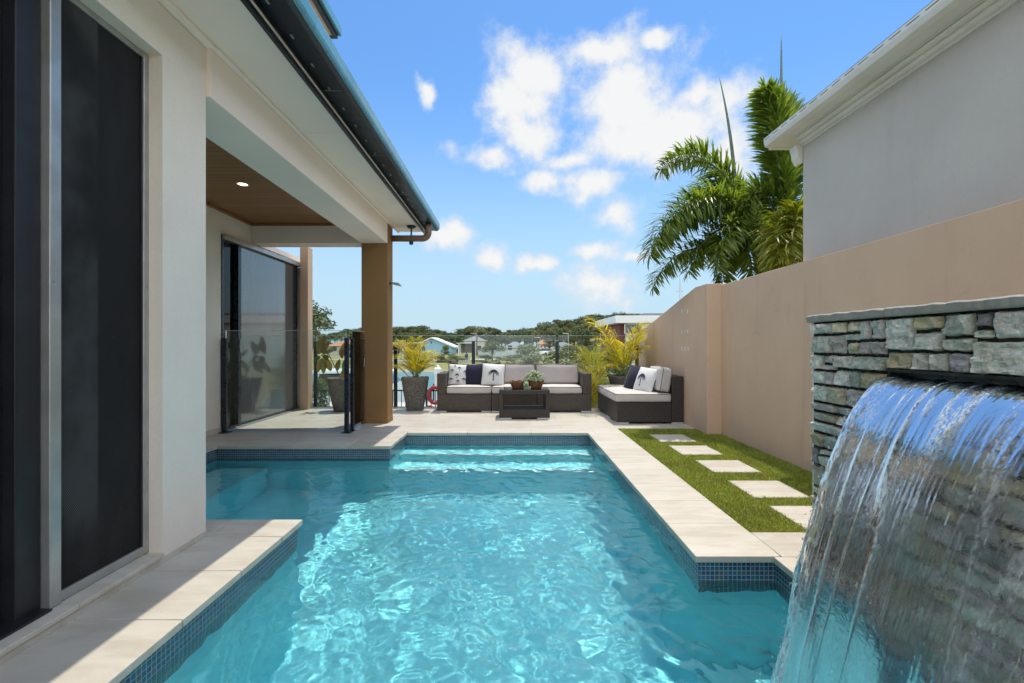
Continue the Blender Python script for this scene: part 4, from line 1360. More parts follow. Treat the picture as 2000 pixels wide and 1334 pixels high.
def pose(p, rx=0, ry=0, rz=0):
    return Matrix.Translation(p) @ Euler((math.radians(rx), math.radians(ry), math.radians(rz)), 'XYZ').to_matrix().to_4x4()
many = []
for (cu, cv, s) in ((-.62, .35, .34), (.1, .62, .34), (.72, .3, .36), (-.1, -.05, .36), (-.7, -.45, .34), (.6, -.42, .36), (0.0, -.62, .3), (-.35, .8, .26)):
    many += palm_motif(s, cu, cv)
scatter('scatter_cushion', 'white cushion with many small navy palm prints at the left arm of the sofa', pose((-0.90, SF + 0.29, 0.595), -13, 3, 6), 0.34, 0.37, 0.13, MT['linen'], many, 'scatter cushions on the sofa')
scatter('scatter_cushion', 'plain navy cushion between the two palm print cushions on the sofa', pose((-0.625, SF + 0.30, 0.592), -13, -2, -4), 0.38, 0.37, 0.15, MT['navy'], None, 'scatter cushions on the sofa')
scatter('scatter_cushion', 'white cushion with one large navy palm print on the long sofa', pose((-0.30, SF + 0.22, 0.60), -15, 3, -3), 0.40, 0.385, 0.15, MT['linen'], palm_motif(0.78, 0.06, 0.16), 'scatter cushions on the sofa')

# ------------------------------------------------------------------ coffee table
TF = 6.83
tbl = thing('coffee_table', 'dark rattan open box coffee table in front of the sofa', 'table', (0.2, TF + 0.25, 0))
TX0, TX1, TY1 = -0.175, 0.577, TF + 0.50
g = MB(); g.box(TX0, TX1, TF, TY1, 0.37, 0.432); g.build('tabletop', MT['rattan_dark'], tbl, bevel=0.006)
g = MB(); g.box(TX0 + 0.012, TX1 - 0.012, TF + 0.012, TY1 - 0.012, 0.4335, 0.439); g.build('glass_top', MT['pane'], tbl)
for a, b in ((TX0, TX0 + 0.062), (TX1 - 0.062, TX1)):
    for c, d in ((TF, TF + 0.062), (TY1 - 0.062, TY1)):
        g = MB(); g.box(a + .0006, b - .0006, c + .0006, d - .0006, 0.146, 0.3695); g.build('leg', MT['rattan_dark'], tbl, bevel=0.005)
g = MB(); g.box(TX0, TX1, TF, TY1, 0.022, 0.145); g.build('shelf', MT['rattan_dark'], tbl, bevel=0.006)
for a in (TX0, TX1 - 0.185):
    for c in (TF - 0.003, TY1 - 0.05):
        g = MB(); g.box(a, a + 0.185, c, c + 0.05, 0.0, 0.02); g.build('foot', MT['foot'], tbl, bevel=0.003)
def basket(cx, cy, z, label):
    N = 40
    prof = [(0.062, 0.0), (0.078, 0.002), (0.095, 0.035), (0.108, 0.075), (0.118, 0.108)]
    g = MB(); vs, fs = [], []
    rows = prof + [(p[0] - 0.008, p[1]) for p in prof[::-1]]
    for ri, (r, zz) in enumerate(rows):
        for k in range(N):
            a = 2 * math.pi * k / N
            top = zz / 0.108
            vs.append((cx + r * math.cos(a) * 1.08, cy + r * math.sin(a) * 0.9, z + zz + top * 0.014 * math.sin(a * 6)))
    for i in range(len(rows) - 1):
        for k in range(N): fs.append((i * N + k, i * N + (k + 1) % N, (i + 1) * N + (k + 1) % N, (i + 1) * N + k))
    g.add(vs, fs)
    g.add([(cx + .075 * math.cos(2 * math.pi * k / N), cy + .07 * math.sin(2 * math.pi * k / N), z + .006) for k in range(N)], [tuple(range(N))])
    return tag(g.build('wicker_basket', MT['wicker'], None, smooth=False), label, 'basket', 'wicker baskets on the coffee table')
basket(0.105, TF + 0.24, 0.4395, 'empty honey coloured wicker basket on the left of the coffee table')
basket(0.375, TF + 0.22, 0.4395, 'honey coloured wicker basket holding the potted plant on the coffee table')
tpn = thing('potted_plant', 'bushy pale green trailing plant in a terracotta pot standing in a basket', 'plant', (0.36, TF + 0.22, 0.446))
g = MB(); g.lathe([(0.0001, 0.0), (0.05, 0.0), (0.068, 0.10), (0.076, 0.10), (0.076, 0.125), (0.066, 0.125), (0.064, 0.105), (0.0001, 0.105)], (0.36, TF + 0.22, 0.4475), 20)
g.build('pot', MT['wicker'], tpn, smooth=False)
g = MB(); rnd = random.Random(9)
def leaf(mb, p, d, up, L, w, droop=0.25):
    """one pointed leaf: base, two mid rows and a tip"""
    d = Vector(d).normalized(); up = Vector(up)
    sd_v = d.cross(up)
    sd_v = sd_v.normalized() if sd_v.length > 1e-4 else d.orthogonal().normalized()
    nn = sd_v.cross(d)
    p = Vector(p)
    a = p + d * (L * 0.35) - nn * 0.0; b = p + d * (L * 0.72) - nn * (L * droop * 0.35); c = p + d * (L * 0.97) - nn * (L * droop)
    mb.add([p, a - sd_v * w * 0.5 + nn * w * 0.12, a + sd_v * w * 0.5 + nn * w * 0.12, b - sd_v * w * 0.42, b + sd_v * w * 0.42, c],
           [(0, 2, 1), (1, 2, 4, 3), (3, 4, 5)])
for i in range(520):
    th = rnd.uniform(0, 6.28); ph = rnd.uniform(-0.15, 1.5)
    d = Vector((math.cos(th) * math.cos(ph), math.sin(th) * math.cos(ph) * 0.8, math.sin(ph) * 0.62))
    p = Vector((0.355, TF + 0.22, 0.585)) + d * rnd.uniform(0.08, 0.165)
    leaf(g, p, d + Vector((rnd.gauss(0, .6), rnd.gauss(0, .6), rnd.gauss(0, .5) - 0.1)), (0, 0, 1), rnd.uniform(0.03, 0.055), rnd.uniform(0.014, 0.024))
for i in range(70):
    q = rnd.random()
    p = Vector((0.235 - 0.01 * math.sin(q * 5) + rnd.gauss(0, .018), TF + 0.08 + rnd.gauss(0, .015), 0.57 - 0.13 * q))
    leaf(g, p, (rnd.gauss(-.1, .5), rnd.gauss(-.3, .5), -0.8), (0, -1, 0.2), rnd.uniform(0.03, 0.05), 0.02)
g.build('foliage', MT['ivy'], tpn, fix=False)

# ------------------------------------------------------------------ daybed along the wall
bed = thing('rattan_daybed', 'brown rattan daybed of two modules with grey cushions against the tan wall', 'daybed', (1.9, 7.1, 0))
BX0, BX1 = 1.48, 2.405
for a, b in ((6.43, 7.045), (7.055, 7.86)):
    g = MB(); g.box(BX0, BX1 - 0.163, a, b, 0.022, 0.296); g.build('seat_base', MT['rattan_dark'], bed, bevel=0.008)
    g = MB(); g.box(BX1 - 0.16, BX1, a + .0005, b - .0005, 0.022, 0.664); g.build('back_panel', MT['rattan_dark'], bed, bevel=0.01)
    for yy in (a - 0.003, b - 0.15):
        for x0 in (BX0 - 0.004, BX1 - 0.165):
            g = MB(); g.box(x0, x0 + 0.165, yy, yy + 0.15 if x0 < 2 else yy + 0.06, 0.0, 0.02); g.build('foot', MT['foot'], bed, bevel=0.003)
for i, (a, b) in enumerate(((6.42, 7.045), (7.05, 7.50), (7.505, 7.87))):
    cushion('seat_cushion', (BX0 - 0.02, BX1 - 0.166, a, b, 0.30, 0.422), MT['fabric'], bed, 0.035, (0.008, 0.004, 0.014), None, 'z', 23 + i)
M = tilt_about((BX1 - 0.17, 0, 0.43), math.radians(9), 'Y')
o = cushion('back_cushion', (BX1 - 0.345, BX1 - 0.18, 6.45, 7.04, 0.43, 0.765), MT['fabric'], bed, 0.035, (0.015, 0.006, 0.008), M, None, 31, 0.006)
g = MB()
for xx in (BX1 - 0.322, BX1 - 0.20):
    ring = []
    r = 0.035
    for (cy, cz, t0) in ((7.04 - r, 0.765 - r, 0), (6.45 + r, 0.765 - r, 90), (6.45 + r, 0.43 + r, 180), (7.04 - r, 0.43 + r, 270)):
        for k in range(5):
            an = math.radians(t0 + k * 22.5); ring.append(M @ Vector((xx, cy + r * math.cos(an), cz + r * math.sin(an))))
    ring.append(ring[0]); g.tube(ring, 0.006, 6, cap=False)
g.build('piping', MT['piping'], o, smooth=True)
scatter('scatter_cushion', 'white cushion with a palm print leaning on the daybed back cushion', pose((1.985, 6.78, 0.585), -22, 2, -66), 0.42, 0.40, 0.16, MT['linen'], palm_motif(0.75, -0.1, 0.15), 'scatter cushions on the daybed')
scatter('scatter_cushion', 'navy and white cushion behind the white cushion on the daybed', pose((1.935, 7.10, 0.585), -20, 4, -60), 0.42, 0.40, 0.17, MT['navy'], None, 'scatter cushions on the daybed')

# ------------------------------------------------------------------ glass fences
fence = thing('glass_fence', 'frameless glass fence with black posts along the far edge of the terrace', 'fence', (-0.5, 8.35, -0.3))
FX = [-5.0, -3.54, -2.09, -0.68, 0.835, 2.28]
FY = 8.35
for x in FX:
    g = MB(); g.box(x - 0.029, x + 0.029, FY - 0.025, FY + 0.025, -0.5, 1.17); g.build('post', MT['post'], fence, bevel=0.006)
    g = MB(); g.box(x - 0.031, x + 0.031, FY - 0.027, FY + 0.027, 1.1705, 1.178); g.build('post_cap', MT['alu'], fence, bevel=0.002)
for a, b in zip(FX[:-1], FX[1:]):
    g = MB(); g.box(a + 0.022, b - 0.022, FY - 0.006, FY + 0.006, 0.03, 1.268); gp_ = g.build('glass_panel', MT['glass'], fence); g = MB(); g.box(a + 0.022, b - 0.022, FY - 0.006, FY + 0.006, 1.2685, 1.274); g.build('polished_edge', MT['edgeglass'], gp_)
g = MB(); g.lathe([(0.0, -0.055), (0.034, -0.055), (0.012, -0.005), (0.012, 0.005), (0.034, 0.055), (0.0, 0.055)], (0, 0, 0), 14)
g.v = [(-2.09 + v[2] - 0.085, FY - 0.01 + v[0], 0.955 + v[1]) for v in g.v]
g.build('bracket', MT['foot'], fence, smooth=False)
pf = thing('glass_pool_fence', 'clear glass pool fence panel with navy posts between the terrace wall and the gate', 'fence', (-2.8, 5.79, 0))
for x, y in ((-3.595, 5.79), (-2.062, 5.79)):
    g = MB(); g.box(x - 0.026, x + 0.026, y - 0.026, y + 0.026, 0.008, 1.19); g.build('post', MT['post'], pf, bevel=0.006)
    g = MB(); g.box(x - 0.06, x + 0.06, y - 0.06, y + 0.06, 0.0, 0.0075); g.build('base_plate', MT['post'], pf, bevel=0.002)
g = MB(); g.box(-3.58, -2.075, 5.784, 5.796, 0.05, 1.28); gp_ = g.build('glass_panel', MT['glass'], pf); g = MB(); g.box(-3.58, -2.075, 5.784, 5.796, 1.2805, 1.285); g.box(-3.5835, -3.5805, 5.784, 5.796, 0.05, 1.285); g.box(-2.0745, -2.0715, 5.784, 5.796, 1.19, 1.285); g.build('polished_edge', MT['edgeglass'], gp_)
gt = thing('glass_gate', 'narrow glass pool gate with navy post beside the brown terrace column', 'gate', (-2.03, 6.1, 0))
g = MB(); g.box(-2.062, -2.018, 5.90, 5.945, 0.008, 1.185); g.build('post', MT['post'], gt, bevel=0.006)
g = MB(); g.box(-2.08, -2.0, 5.88, 5.965, 0.0, 0.0075); g.build('base_plate', MT['post'], gt, bevel=0.002)
g = MB(); g.box(-2.046, -2.034, 5.95, 6.40, 0.06, 1.28); gp_ = g.build('glass_panel', MT['glass'], gt); g = MB(); g.box(-2.046, -2.034, 5.95, 6.40, 1.2805, 1.285); g.build('polished_edge', MT['edgeglass'], gp_)
g = MB(); g.box(-2.085, -2.03, 6.405, 6.464, 0.02, 1.185); g.build('latch_post', MT['pipe'], gt, bevel=0.005)
g = MB(); g.box(-2.088, -2.026, 6.395, 6.4645, 1.186, 1.195); g.build('post_cap', MT['alu'], gt, bevel=0.003)
g = MB(); g.box(-2.09, -2.028, 6.392, 6.404, 0.80, 0.92); g.build('latch', MT['alu'], gt, bevel=0.003)

# ------------------------------------------------------------------ planters and their plants
def planter(x, y, h, w1, w0, rot, label, group):
    p = thing('planter', label, 'planter', (x, y, 0), group)
    N = 40; rows = [(w0 * .5, 0.02), (w0 * .52, 0.05), (w0 * .5 + (w1 - w0) * .5 * .55, h * 0.5), (w1 * .485, h * 0.9), (w1 * .5, h * 0.915), (w1 * .5, h - .008), (w1 * .49, h), (w1 * .42, h), (w1 * .41, h - .05), (0.001, h - .05)]
    g = MB(); vs, fs = [], []
    for (r, z) in rows:
        for k in range(N):
            a = 2 * math.pi * k / N
            c, s = math.cos(a), math.sin(a)
            q = (abs(c) ** 5 + abs(s) ** 5) ** (-1 / 5)
            n_ = 1 + 0.02 * (vnoise(np.array([a * 5 + x * 9]), np.array([z * 22.]), 61)[0] - .5)
            xx, yy = r * q * c * n_, r * q * s * n_
            vs.append((x + xx * math.cos(rot) - yy * math.sin(rot), y + xx * math.sin(rot) + yy * math.cos(rot), z))
    for i in range(len(rows) - 1):
        for k in range(N): fs.append((i * N + k, i * N + (k + 1) % N, (i + 1) * N + (k + 1) % N, (i + 1) * N + k))
    g.add(vs, fs); g.add(vs[:N], [tuple(range(N))])
    g.build('pot_body', MT['pot'], p, smooth=True)
    g = MB()
    for sx in (-1, 1):
        for sy in (-1, 1):
            xx, yy = sx * w0 * .36, sy * w0 * .36
            cx_, cy_ = x + xx * math.cos(rot) - yy * math.sin(rot), y + xx * math.sin(rot) + yy * math.cos(rot)
            g.box(cx_ - .03, cx_ + .03, cy_ - .03, cy_ + .03, 0, 0.024)
    g.build('pot_feet', MT['pot'], p)
    g = MB(); g.add([(x + w1 * .4 * math.cos(2 * math.pi * k / 20), y + w1 * .4 * math.sin(2 * math.pi * k / 20), h - .045) for k in range(20)], [tuple(range(20))])
    g.build('soil', MT['soil'], p)
    return p
PG = 'dark stone planters on the terrace'
planter(-2.83, 7.72, 0.555, 0.47, 0.27, 0.35, 'dark rough stone planter holding the rubber plant behind the glass gate', PG)
planter(-1.63, 7.85, 0.555, 0.45, 0.28, 0.12, 'dark rough stone planter holding a yellow green palm beside the brown column', PG)
planter(2.02, 8.0, 0.57, 0.56, 0.36, 0.2, 'dark stone planter holding the tall golden cane palm behind the daybed', PG)
# ------------------------------------------------------------------ palms and plants
def bez(P, q):
    P = [Vector(p) for p in P]
    while len(P) > 1:
        P = [P[i] * (1 - q) + P[i + 1] * q for i in range(len(P) - 1)]
    return P[0]

def frond(mb, P, n, L, w, rnd, plume=False, start=0.18, fwd=0.75, droop=0.35, lift=0.25, r0=0.012, mi_stem=1, tipk=0.45):
    """one feather leaf: an arching rib (Bezier points P) with pointed leaflets; plume=True sets them all round like a fox's tail"""
    N = 18
    pts = [bez(P, i / N) for i in range(N + 1)]
    mb.tube(pts, [r0 * (1 - 0.85 * i / N) for i in range(N + 1)], 5, mi_stem, cap=False)
    for i in range(n):
        q = start + (1 - start) * (i + rnd.random() * 0.6) / n
        p = bez(P, min(q, 0.999)); tg = (bez(P, min(q + .01, 1)) - bez(P, q - .01)).normalized()
        sdv = tg.cross(Vector((0, 0, 1)))
        sdv = sdv.normalized() if sdv.length > 0.05 else Vector((1, 0, 0))
        upv = sdv.cross(tg).normalized()
        prof = math.sin(math.pi * min(1, 0.12 + 0.80 * (q - start) / (1 - start)) ) ** 0.55
        prof = max(prof, tipk * 0.8)
        for s in (-1, 1):
            if plume:
                for k in range(3):
                    a = rnd.uniform(-1.3, 1.4)
                    side = sdv * (s * math.cos(a)) + upv * math.sin(a)
                    d = side + tg * rnd.uniform(fwd * 0.6, fwd * 1.25)
                    LL = L * prof * rnd.uniform(0.75, 1.1)
                    leaf(mb, p, d, upv + Vector((0, 0, .4)), LL, w * rnd.uniform(.8, 1.2), droop * rnd.uniform(.5, 1.4))
            else:
                d = sdv * s + tg * (fwd * rnd.uniform(.8, 1.2)) + upv * (lift + rnd.gauss(0, .08))
                leaf(mb, p, d, upv, L * prof * rnd.uniform(.85, 1.1), w, droop * rnd.uniform(.6, 1.4))
    tg = (bez(P, 1) - bez(P, .97)).normalized()
    for k in range(4):
        leaf(mb, bez(P, 0.995), tg + Vector((rnd.gauss(0, .25), rnd.gauss(0, .25), rnd.gauss(0, .2))), (0, 0, 1), L * 0.5, w * .8, 0.2)

rnd = random.Random(77)
# rubber plant in the left planter
rp = thing('rubber_plant', 'rubber plant with big bronze and dark green leaves in the stone planter', 'plant', (-2.83, 7.72, 0.51))
g = MB(); lf = MB()
for stem in ([(-2.83, 7.72, 0.50), (-2.95, 7.70, 0.75), (-3.07, 7.68, 1.02)], [(-2.80, 7.72, 0.50), (-2.72, 7.70, 0.7), (-2.70, 7.68, 0.95)]):
    g.tube([bez(stem, i / 8) for i in range(9)], [0.012 - 0.0008 * i for i in range(9)], 6)
def big_leaf(mb, p, d, up, L, w):
    d = Vector(d).normalized(); sv = d.cross(Vector(up)).normalized(); nn = sv.cross(d)
    rows = []
    for i in range(9):
        q = i / 8
        hw = w * .5 * math.sin(math.pi * min(1, q * .94 + .04)) ** .7
        c = Vector(p) + d * (L * q) - nn * (L * .22 * q * q)
        rows += [c - sv * hw + nn * hw * .22, c, c + sv * hw + nn * hw * .22]
    mb.add(rows, [(3 * i + a, 3 * i + a + 1, 3 * i + a + 4, 3 * i + a + 3) for i in range(8) for a in (0, 1)])
for (px, py, ex, ey, w) in ((622, 692, 630, 657, 20), (628, 690, 641, 665, 18), (630, 690, 648, 684, 14), (630, 700, 616, 728, 18), (634, 700, 628, 732, 19), (638, 700, 646, 726, 18), (626, 697, 612, 704, 16), (632, 694, 640, 702, 14), (627, 688, 618, 668, 12),
                            (664, 702, 655, 726, 16), (668, 700, 670, 668, 15), (668, 698, 662, 680, 11), (672, 704, 676, 736, 18), (668, 690, 678, 672, 14), (672, 720, 668, 745, 15)):
    D = 7.66 + rnd.uniform(-.06, .06); a = P3(px, py, D); b = P3(ex, ey, D + rnd.uniform(-.08, .08))
    big_leaf(lf, a, b - a, (0.1, -1, .15 + rnd.gauss(0, .3)), (b - a).length, 0.68 * w * D / F)
g.build('stem', MT['bark'], rp, smooth=True); lf.build('foliage', MT['rubber'], rp, smooth=True, fix=False)

def clump(name, label, base, D, tips, L, w, n, mat, rise=0.5, depth=0.25, cat='plant', parts=True, jitter=0.12):
    root = thing(name, label, cat, tuple(base))
    for (px, py, up) in tips:
        g = MB()
        d_ = D + rnd.uniform(-depth, depth)
        tip = P3(px, py, d_)
        b = Vector(base) + Vector((rnd.gauss(0, .03), rnd.gauss(0, .03), 0))
        m1_ = b * .65 + tip * .35; m1_.z = max(b.z, tip.z) * .5 + b.z * .5 + up * rise * .6
        m2_ = b * .25 + tip * .75; m2_.z = max(m2_.z, tip.z) + up * rise * .55
        frond(g, [b, m1_, m2_, tip], n, L * rnd.uniform(.85, 1.15), w, rnd, False, 0.22, 0.9, 0.3, 0.35, 0.007)
        g.build('frond', [mat, MT['stem']], root, fix=False)
    return root
clump('potted_palm', 'low yellow green palm fronds sprouting from the stone planter by the brown column', (-1.63, 7.85, 0.52), 7.85,
      [(768, 672, .2), (782, 668, .15), (797, 672, .1), (812, 662, .1), (826, 676, .1), (843, 688, .2), (851, 700, .3), (849, 716, .4), (776, 700, .3), (768, 718, .4), (790, 690, .2), (838, 708, .3), (805, 686, .1), (820, 694, .1), (856, 692, .3), (783, 716, .3), (800, 700, .1), (830, 716, .3), (815, 710, .2), (793, 718, .3)],
      0.21, 0.0105, 28, MT['cane'], 0.12, 0.2)
clump('golden_cane_palm', 'tall golden cane palm with yellow arching fronds in the planter behind the daybed', (2.0, 8.0, 0.53), 8.0,
      [(1150, 625, .25), (1158, 634, .3), (1176, 668, .4), (1165, 700, .6), (1180, 690, .5), (1168, 722, .6), (1195, 655, .2), (1255, 640, .3), (1247, 652, .4), (1252, 660, .5), (1248, 676, .6), (1246, 690, .6), (1219, 672, .1), (1200, 705, .5), (1238, 712, .5), (1186, 716, .6), (1206, 690, .3)],
      0.30, 0.0115, 28, MT['cane'], 0.3, 0.4)
rootp = (1.55, 8.75, -0.9)
clump('golden_cane_palm', 'low golden cane palm filling the gap between the sofa and the daybed', rootp, 8.75,
      [(1128, 700, .5), (1136, 690, .5), (1145, 700, .5), (1155, 690, .4), (1165, 700, .4), (1175, 715, .4), (1150, 720, .4), (1162, 735, .4), (1142, 730, .4), (1170, 755, .4), (1156, 765, .4), (1180, 740, .4), (1160, 780, .3), (1176, 775, .3), (1150, 745, .4), (1167, 718, .4)],
      0.30, 0.0115, 28, MT['cane'], 0.4, 0.2)

def foxtail(label, base, trunk_top, fronds, spear, group):
    r = thing('foxtail_palm', label, 'palm', tuple(base), group)
    g = MB()
    b, t_ = Vector(base), Vector(trunk_top)
    N = 14
    g.tube([b.lerp(t_, i / N) + Vector((0.03 * math.sin(i * .5), 0, 0)) for i in range(N + 1)], [0.115 - 0.03 * i / N + (0.012 if i % 3 == 0 else 0) for i in range(N + 1)], 14)
    g.build('trunk', MT['bark'], r, smooth=True)
    for (pts, n, L, w, yellow) in fronds:
        g = MB()
        P = [P3(*p) for p in pts]
        frond(g, P, int(n * 1.35), L, w * 0.78, rnd, True, 0.10, 0.85, 0.30, 0.2, 0.024)
        g.build('frond', [MT['foxyellow' if yellow else 'foxtail'], MT['stem']], r, fix=False)
    if spear:
        g = MB(); P = [P3(*p) for p in spear]
        g.tube([bez(P, i / 12) for i in range(13)], [0.040 * (1 - i / 12) ** 0.8 + 0.003 for i in range(13)], 8)
        g.build('spear_leaf', MT['spear'], r, smooth=True)
    return r
DA, DB = 7.3, 6.4
ta = P3(1487, 500, DA); tb = P3(1532, 500, DB)
foxtail('foxtail palm with drooping plumes leaning out to the left above the tan wall', (ta.x, ta.y, -1.4), P3(1490, 470, DA),
        [([(1490, 460, DA), (1440, 360, DA), (1365, 250, DA - .3), (1287, 335, DA - .5)], 60, 0.40, 0.035, 0),
         ([(1492, 450, DA), (1420, 370, DA - .5), (1310, 360, DA - .9), (1268, 500, DA - 1.0)], 78, 0.46, 0.036, 0),
         ([(1500, 450, DA), (1440, 385, DA - .3), (1360, 370, DA - .4), (1300, 470, DA - .4)], 66, 0.44, 0.036, 0),
         ([(1480, 530, DA), (1420, 490, DA - .3), (1330, 440, DA - .6), (1275, 560, DA - .8)], 60, 0.34, 0.030, 0),
         ([(1490, 470, DA), (1470, 420, DA - .5), (1420, 400, DA - .9), (1400, 520, DA - 1.0)], 52, 0.42, 0.035, 0),
         ([(1490, 480, DA), (1480, 430, DA + .3), (1520, 400, DA + .3), (1560, 480, DA + .2)], 52, 0.42, 0.035, 0),
         ([(1495, 470, DA), (1470, 430, DA - .4), (1450, 440, DA - .6), (1470, 560, DA - .7)], 46, 0.38, 0.032, 0),
         ([(1495, 470, DA), (1490, 400, DA + .4), (1460, 330, DA + .6), (1440, 400, DA + .7)], 46, 0.42, 0.035, 0),
         ([(1490, 470, DA), (1500, 440, DA - .4), (1520, 450, DA - .6), (1510, 570, DA - .7)], 46, 0.40, 0.032, 1),
         ([(1492, 455, DA), (1440, 350, DA + .3), (1380, 330, DA + .2), (1330, 420, DA + .1)], 60, 0.42, 0.034, 0),
         ([(1490, 470, DA), (1440, 440, DA - .2), (1380, 420, DA - .5), (1345, 530, DA - .6)], 56, 0.40, 0.034, 0),
         ([(1490, 480, DA), (1450, 460, DA - .2), (1420, 460, DA - .4), (1410, 560, DA - .5)], 46, 0.36, 0.032, 0)],
        [(1440, 470, DA), (1438, 330, DA), (1426, 240, DA), (1404, 147, DA)], 'foxtail palms behind the tan wall')
foxtail('upright foxtail palm with a tall vertical plume next to the neighbouring house', (tb.x, tb.y, -1.4), P3(1530, 440, DB),
        [([(1534, 440, DB), (1526, 330, DB - .1), (1512, 230, DB - .1), (1494, 176, DB - .2)], 84, 0.40, 0.036, 0),
         ([(1538, 440, DB), (1540, 330, DB + .3), (1540, 230, DB + .4), (1522, 190, DB + .5)], 74, 0.40, 0.036, 0),
         ([(1536, 440, DB), (1560, 330, DB + .3), (1566, 240, DB + .3), (1590, 270, DB + .3)], 60, 0.40, 0.036, 0),
         ([(1536, 450, DB), (1500, 380, DB), (1470, 330, DB), (1450, 430, DB)], 44, 0.38, 0.034, 0),
         ([(1536, 450, DB), (1570, 420, DB - .4), (1590, 400, DB - .6), (1560, 520, DB - .7)], 50, 0.42, 0.034, 1),
         ([(1536, 450, DB), (1560, 400, DB - .5), (1570, 390, DB - .9), (1530, 520, DB - 1.0)], 50, 0.42, 0.034, 1),
         ([(1540, 470, DB), (1590, 480, DB - .2), (1620, 470, DB - .3), (1600, 560, DB - .3)], 50, 0.42, 0.034, 1),
         ([(1536, 460, DB), (1530, 420, DB - .5), (1510, 420, DB - .8), (1515, 530, DB - .9)], 44, 0.38, 0.032, 1)],
        [(1528, 400, DB), (1527, 280, DB), (1526, 170, DB), (1526, 66, DB)], 'foxtail palms behind the tan wall')

# ------------------------------------------------------------------ beyond the fence: dock, boat, canal bank
MT['hull'] = plain('white gelcoat', (0.74, 0.74, 0.73), 0.25, var=0.04)
MT['conc'] = plain('pale concrete', (0.42, 0.39, 0.34), 0.85, var=0.15, scale=4)
MT['red'] = plain('red plastic', (0.30, 0.02, 0.025), 0.4)
MT['tint'] = plain('dark tinted glass', (0.02, 0.025, 0.03), 0.08, spec=0.8)
MT['pale'] = plain('white paint', (0.66, 0.66, 0.65), 0.6, var=0.05)
MT['blue'] = plain('pale blue cladding', (0.26, 0.44, 0.56), 0.7, var=0.06)
MT['greyroof'] = plain('grey roof tiles', (0.17, 0.17, 0.18), 0.8, var=0.2, scale=12)
MT['orange'] = plain('terracotta tiles', (0.42, 0.16, 0.08), 0.8, var=0.2, scale=12)
MT['brick'] = plain('red brown brick', (0.16, 0.055, 0.038), 0.8, var=0.2, scale=20)
MT['cream'] = plain('cream render', (0.52, 0.47, 0.40), 0.85, var=0.08)
MT['sign'] = plain('blue panel', (0.02, 0.16, 0.42), 0.5)
MT['tyre'] = plain('tyre rubber', (0.02, 0.02, 0.02), 0.8)
MT['cloth'] = plain('dark clothing', (0.04, 0.045, 0.06), 0.9)
MT['skin'] = plain('skin', (0.35, 0.2, 0.13), 0.6)

bal = thing('balustrade', 'black metal balustrade along the dock below the terrace', 'railing', (-4, 13, -1.4))
g = MB(); g.box(-9.5, -0.6, 12.98, 13.02, -0.20, -0.16); g.box(-9.5, -0.6, 12.98, 13.02, -1.22, -1.18); g.build('rail', MT['post'], bal)
g = MB()
for i in range(75): g.box(-9.45 + i * 0.12 - .009, -9.45 + i * 0.12 + .009, 12.99, 13.01, -1.179, -0.201)
tag(g.build('balusters', MT['post'], bal), kind='stuff')
for i in range(6):
    g = MB(); g.box(-9.5 + i * 1.78 - .025, -9.5 + i * 1.78 + .025, 12.975, 13.025, -1.5, -0.15); g.build('post', MT['post'], bal)
pon = thing('pontoon', 'pale concrete floating pontoon in the canal behind the balustrade', 'pontoon', (-6, 20.5, -2))
g = MB(); g.box(-11, -2.6, 19.6, 21.2, -1.62, -1.5); g.build('deck', MT['conc'], pon); g = MB(); g.box(-10.9, -2.7, 19.7, 21.1, -2.15, -1.621); g.build('float', MT['cream'], pon)
pil = thing('mooring_pile', 'white mooring pile with a pointed white cap behind the sofa arm', 'pile', (-2.29, 14.4, -2))
g = MB(); g.lathe([(0.10, -3.0), (0.10, 0.18)], (-2.29, 14.4, 0), 18); g.build('shaft', MT['hull'], pil, smooth=True)
g = MB(); g.lathe([(0.105, 0.18), (0.115, 0.18), (0.115, 0.36), (0.001, 0.50)], (-2.29, 14.4, 0), 18); g.build('cap', MT['hull'], pil, smooth=False)
lb = thing('lifebuoy', 'red lifebuoy hanging on the dock balustrade beside the sofa arm', 'lifebuoy', (-2.17, 12.9, -0.3))
g = MB(); ring = [(-2.13 + .17 * math.cos(a), 12.90, -0.30 + .22 * math.sin(a)) for a in [2 * math.pi * i / 28 for i in range(29)]]; g.tube(ring, 0.055, 10, cap=False); g.build('ring', MT['red'], lb, smooth=True)
g = MB(); g.tube([(-2.17, 12.95, -0.5), (-2.17, 12.95, 0.02)], 0.02, 8); g.build('hook', MT['post'], lb)
fc = thing('fuel_can', 'small red fuel can standing on the dock beside the sofa arm', 'can', (-2.2, 12.6, -0.75))
g = MB(); g.box(-2.32, -2.12, 12.5, 12.7, -0.80, -0.58); g.build('can_body', MT['red'], fc, bevel=0.02); g = MB(); g.box(-2.28, -2.16, 12.58, 12.62, -0.579, -0.545); g.build('handle', MT['red'], fc, bevel=0.008)
dk = thing('dock', 'pale dock landing behind the balustrade below the terrace', 'dock', (-3, 12, -1.4))
g = MB(); g.box(-9.6, -0.4, 11.2, 14.0, -1.6, -0.803 - 0.4); g.build('landing', MT['conc'], dk); g = MB(); g.box(-2.6, -1.9, 12.3, 12.95, -1.2, -0.803); g.build('step', MT['conc'], dk)

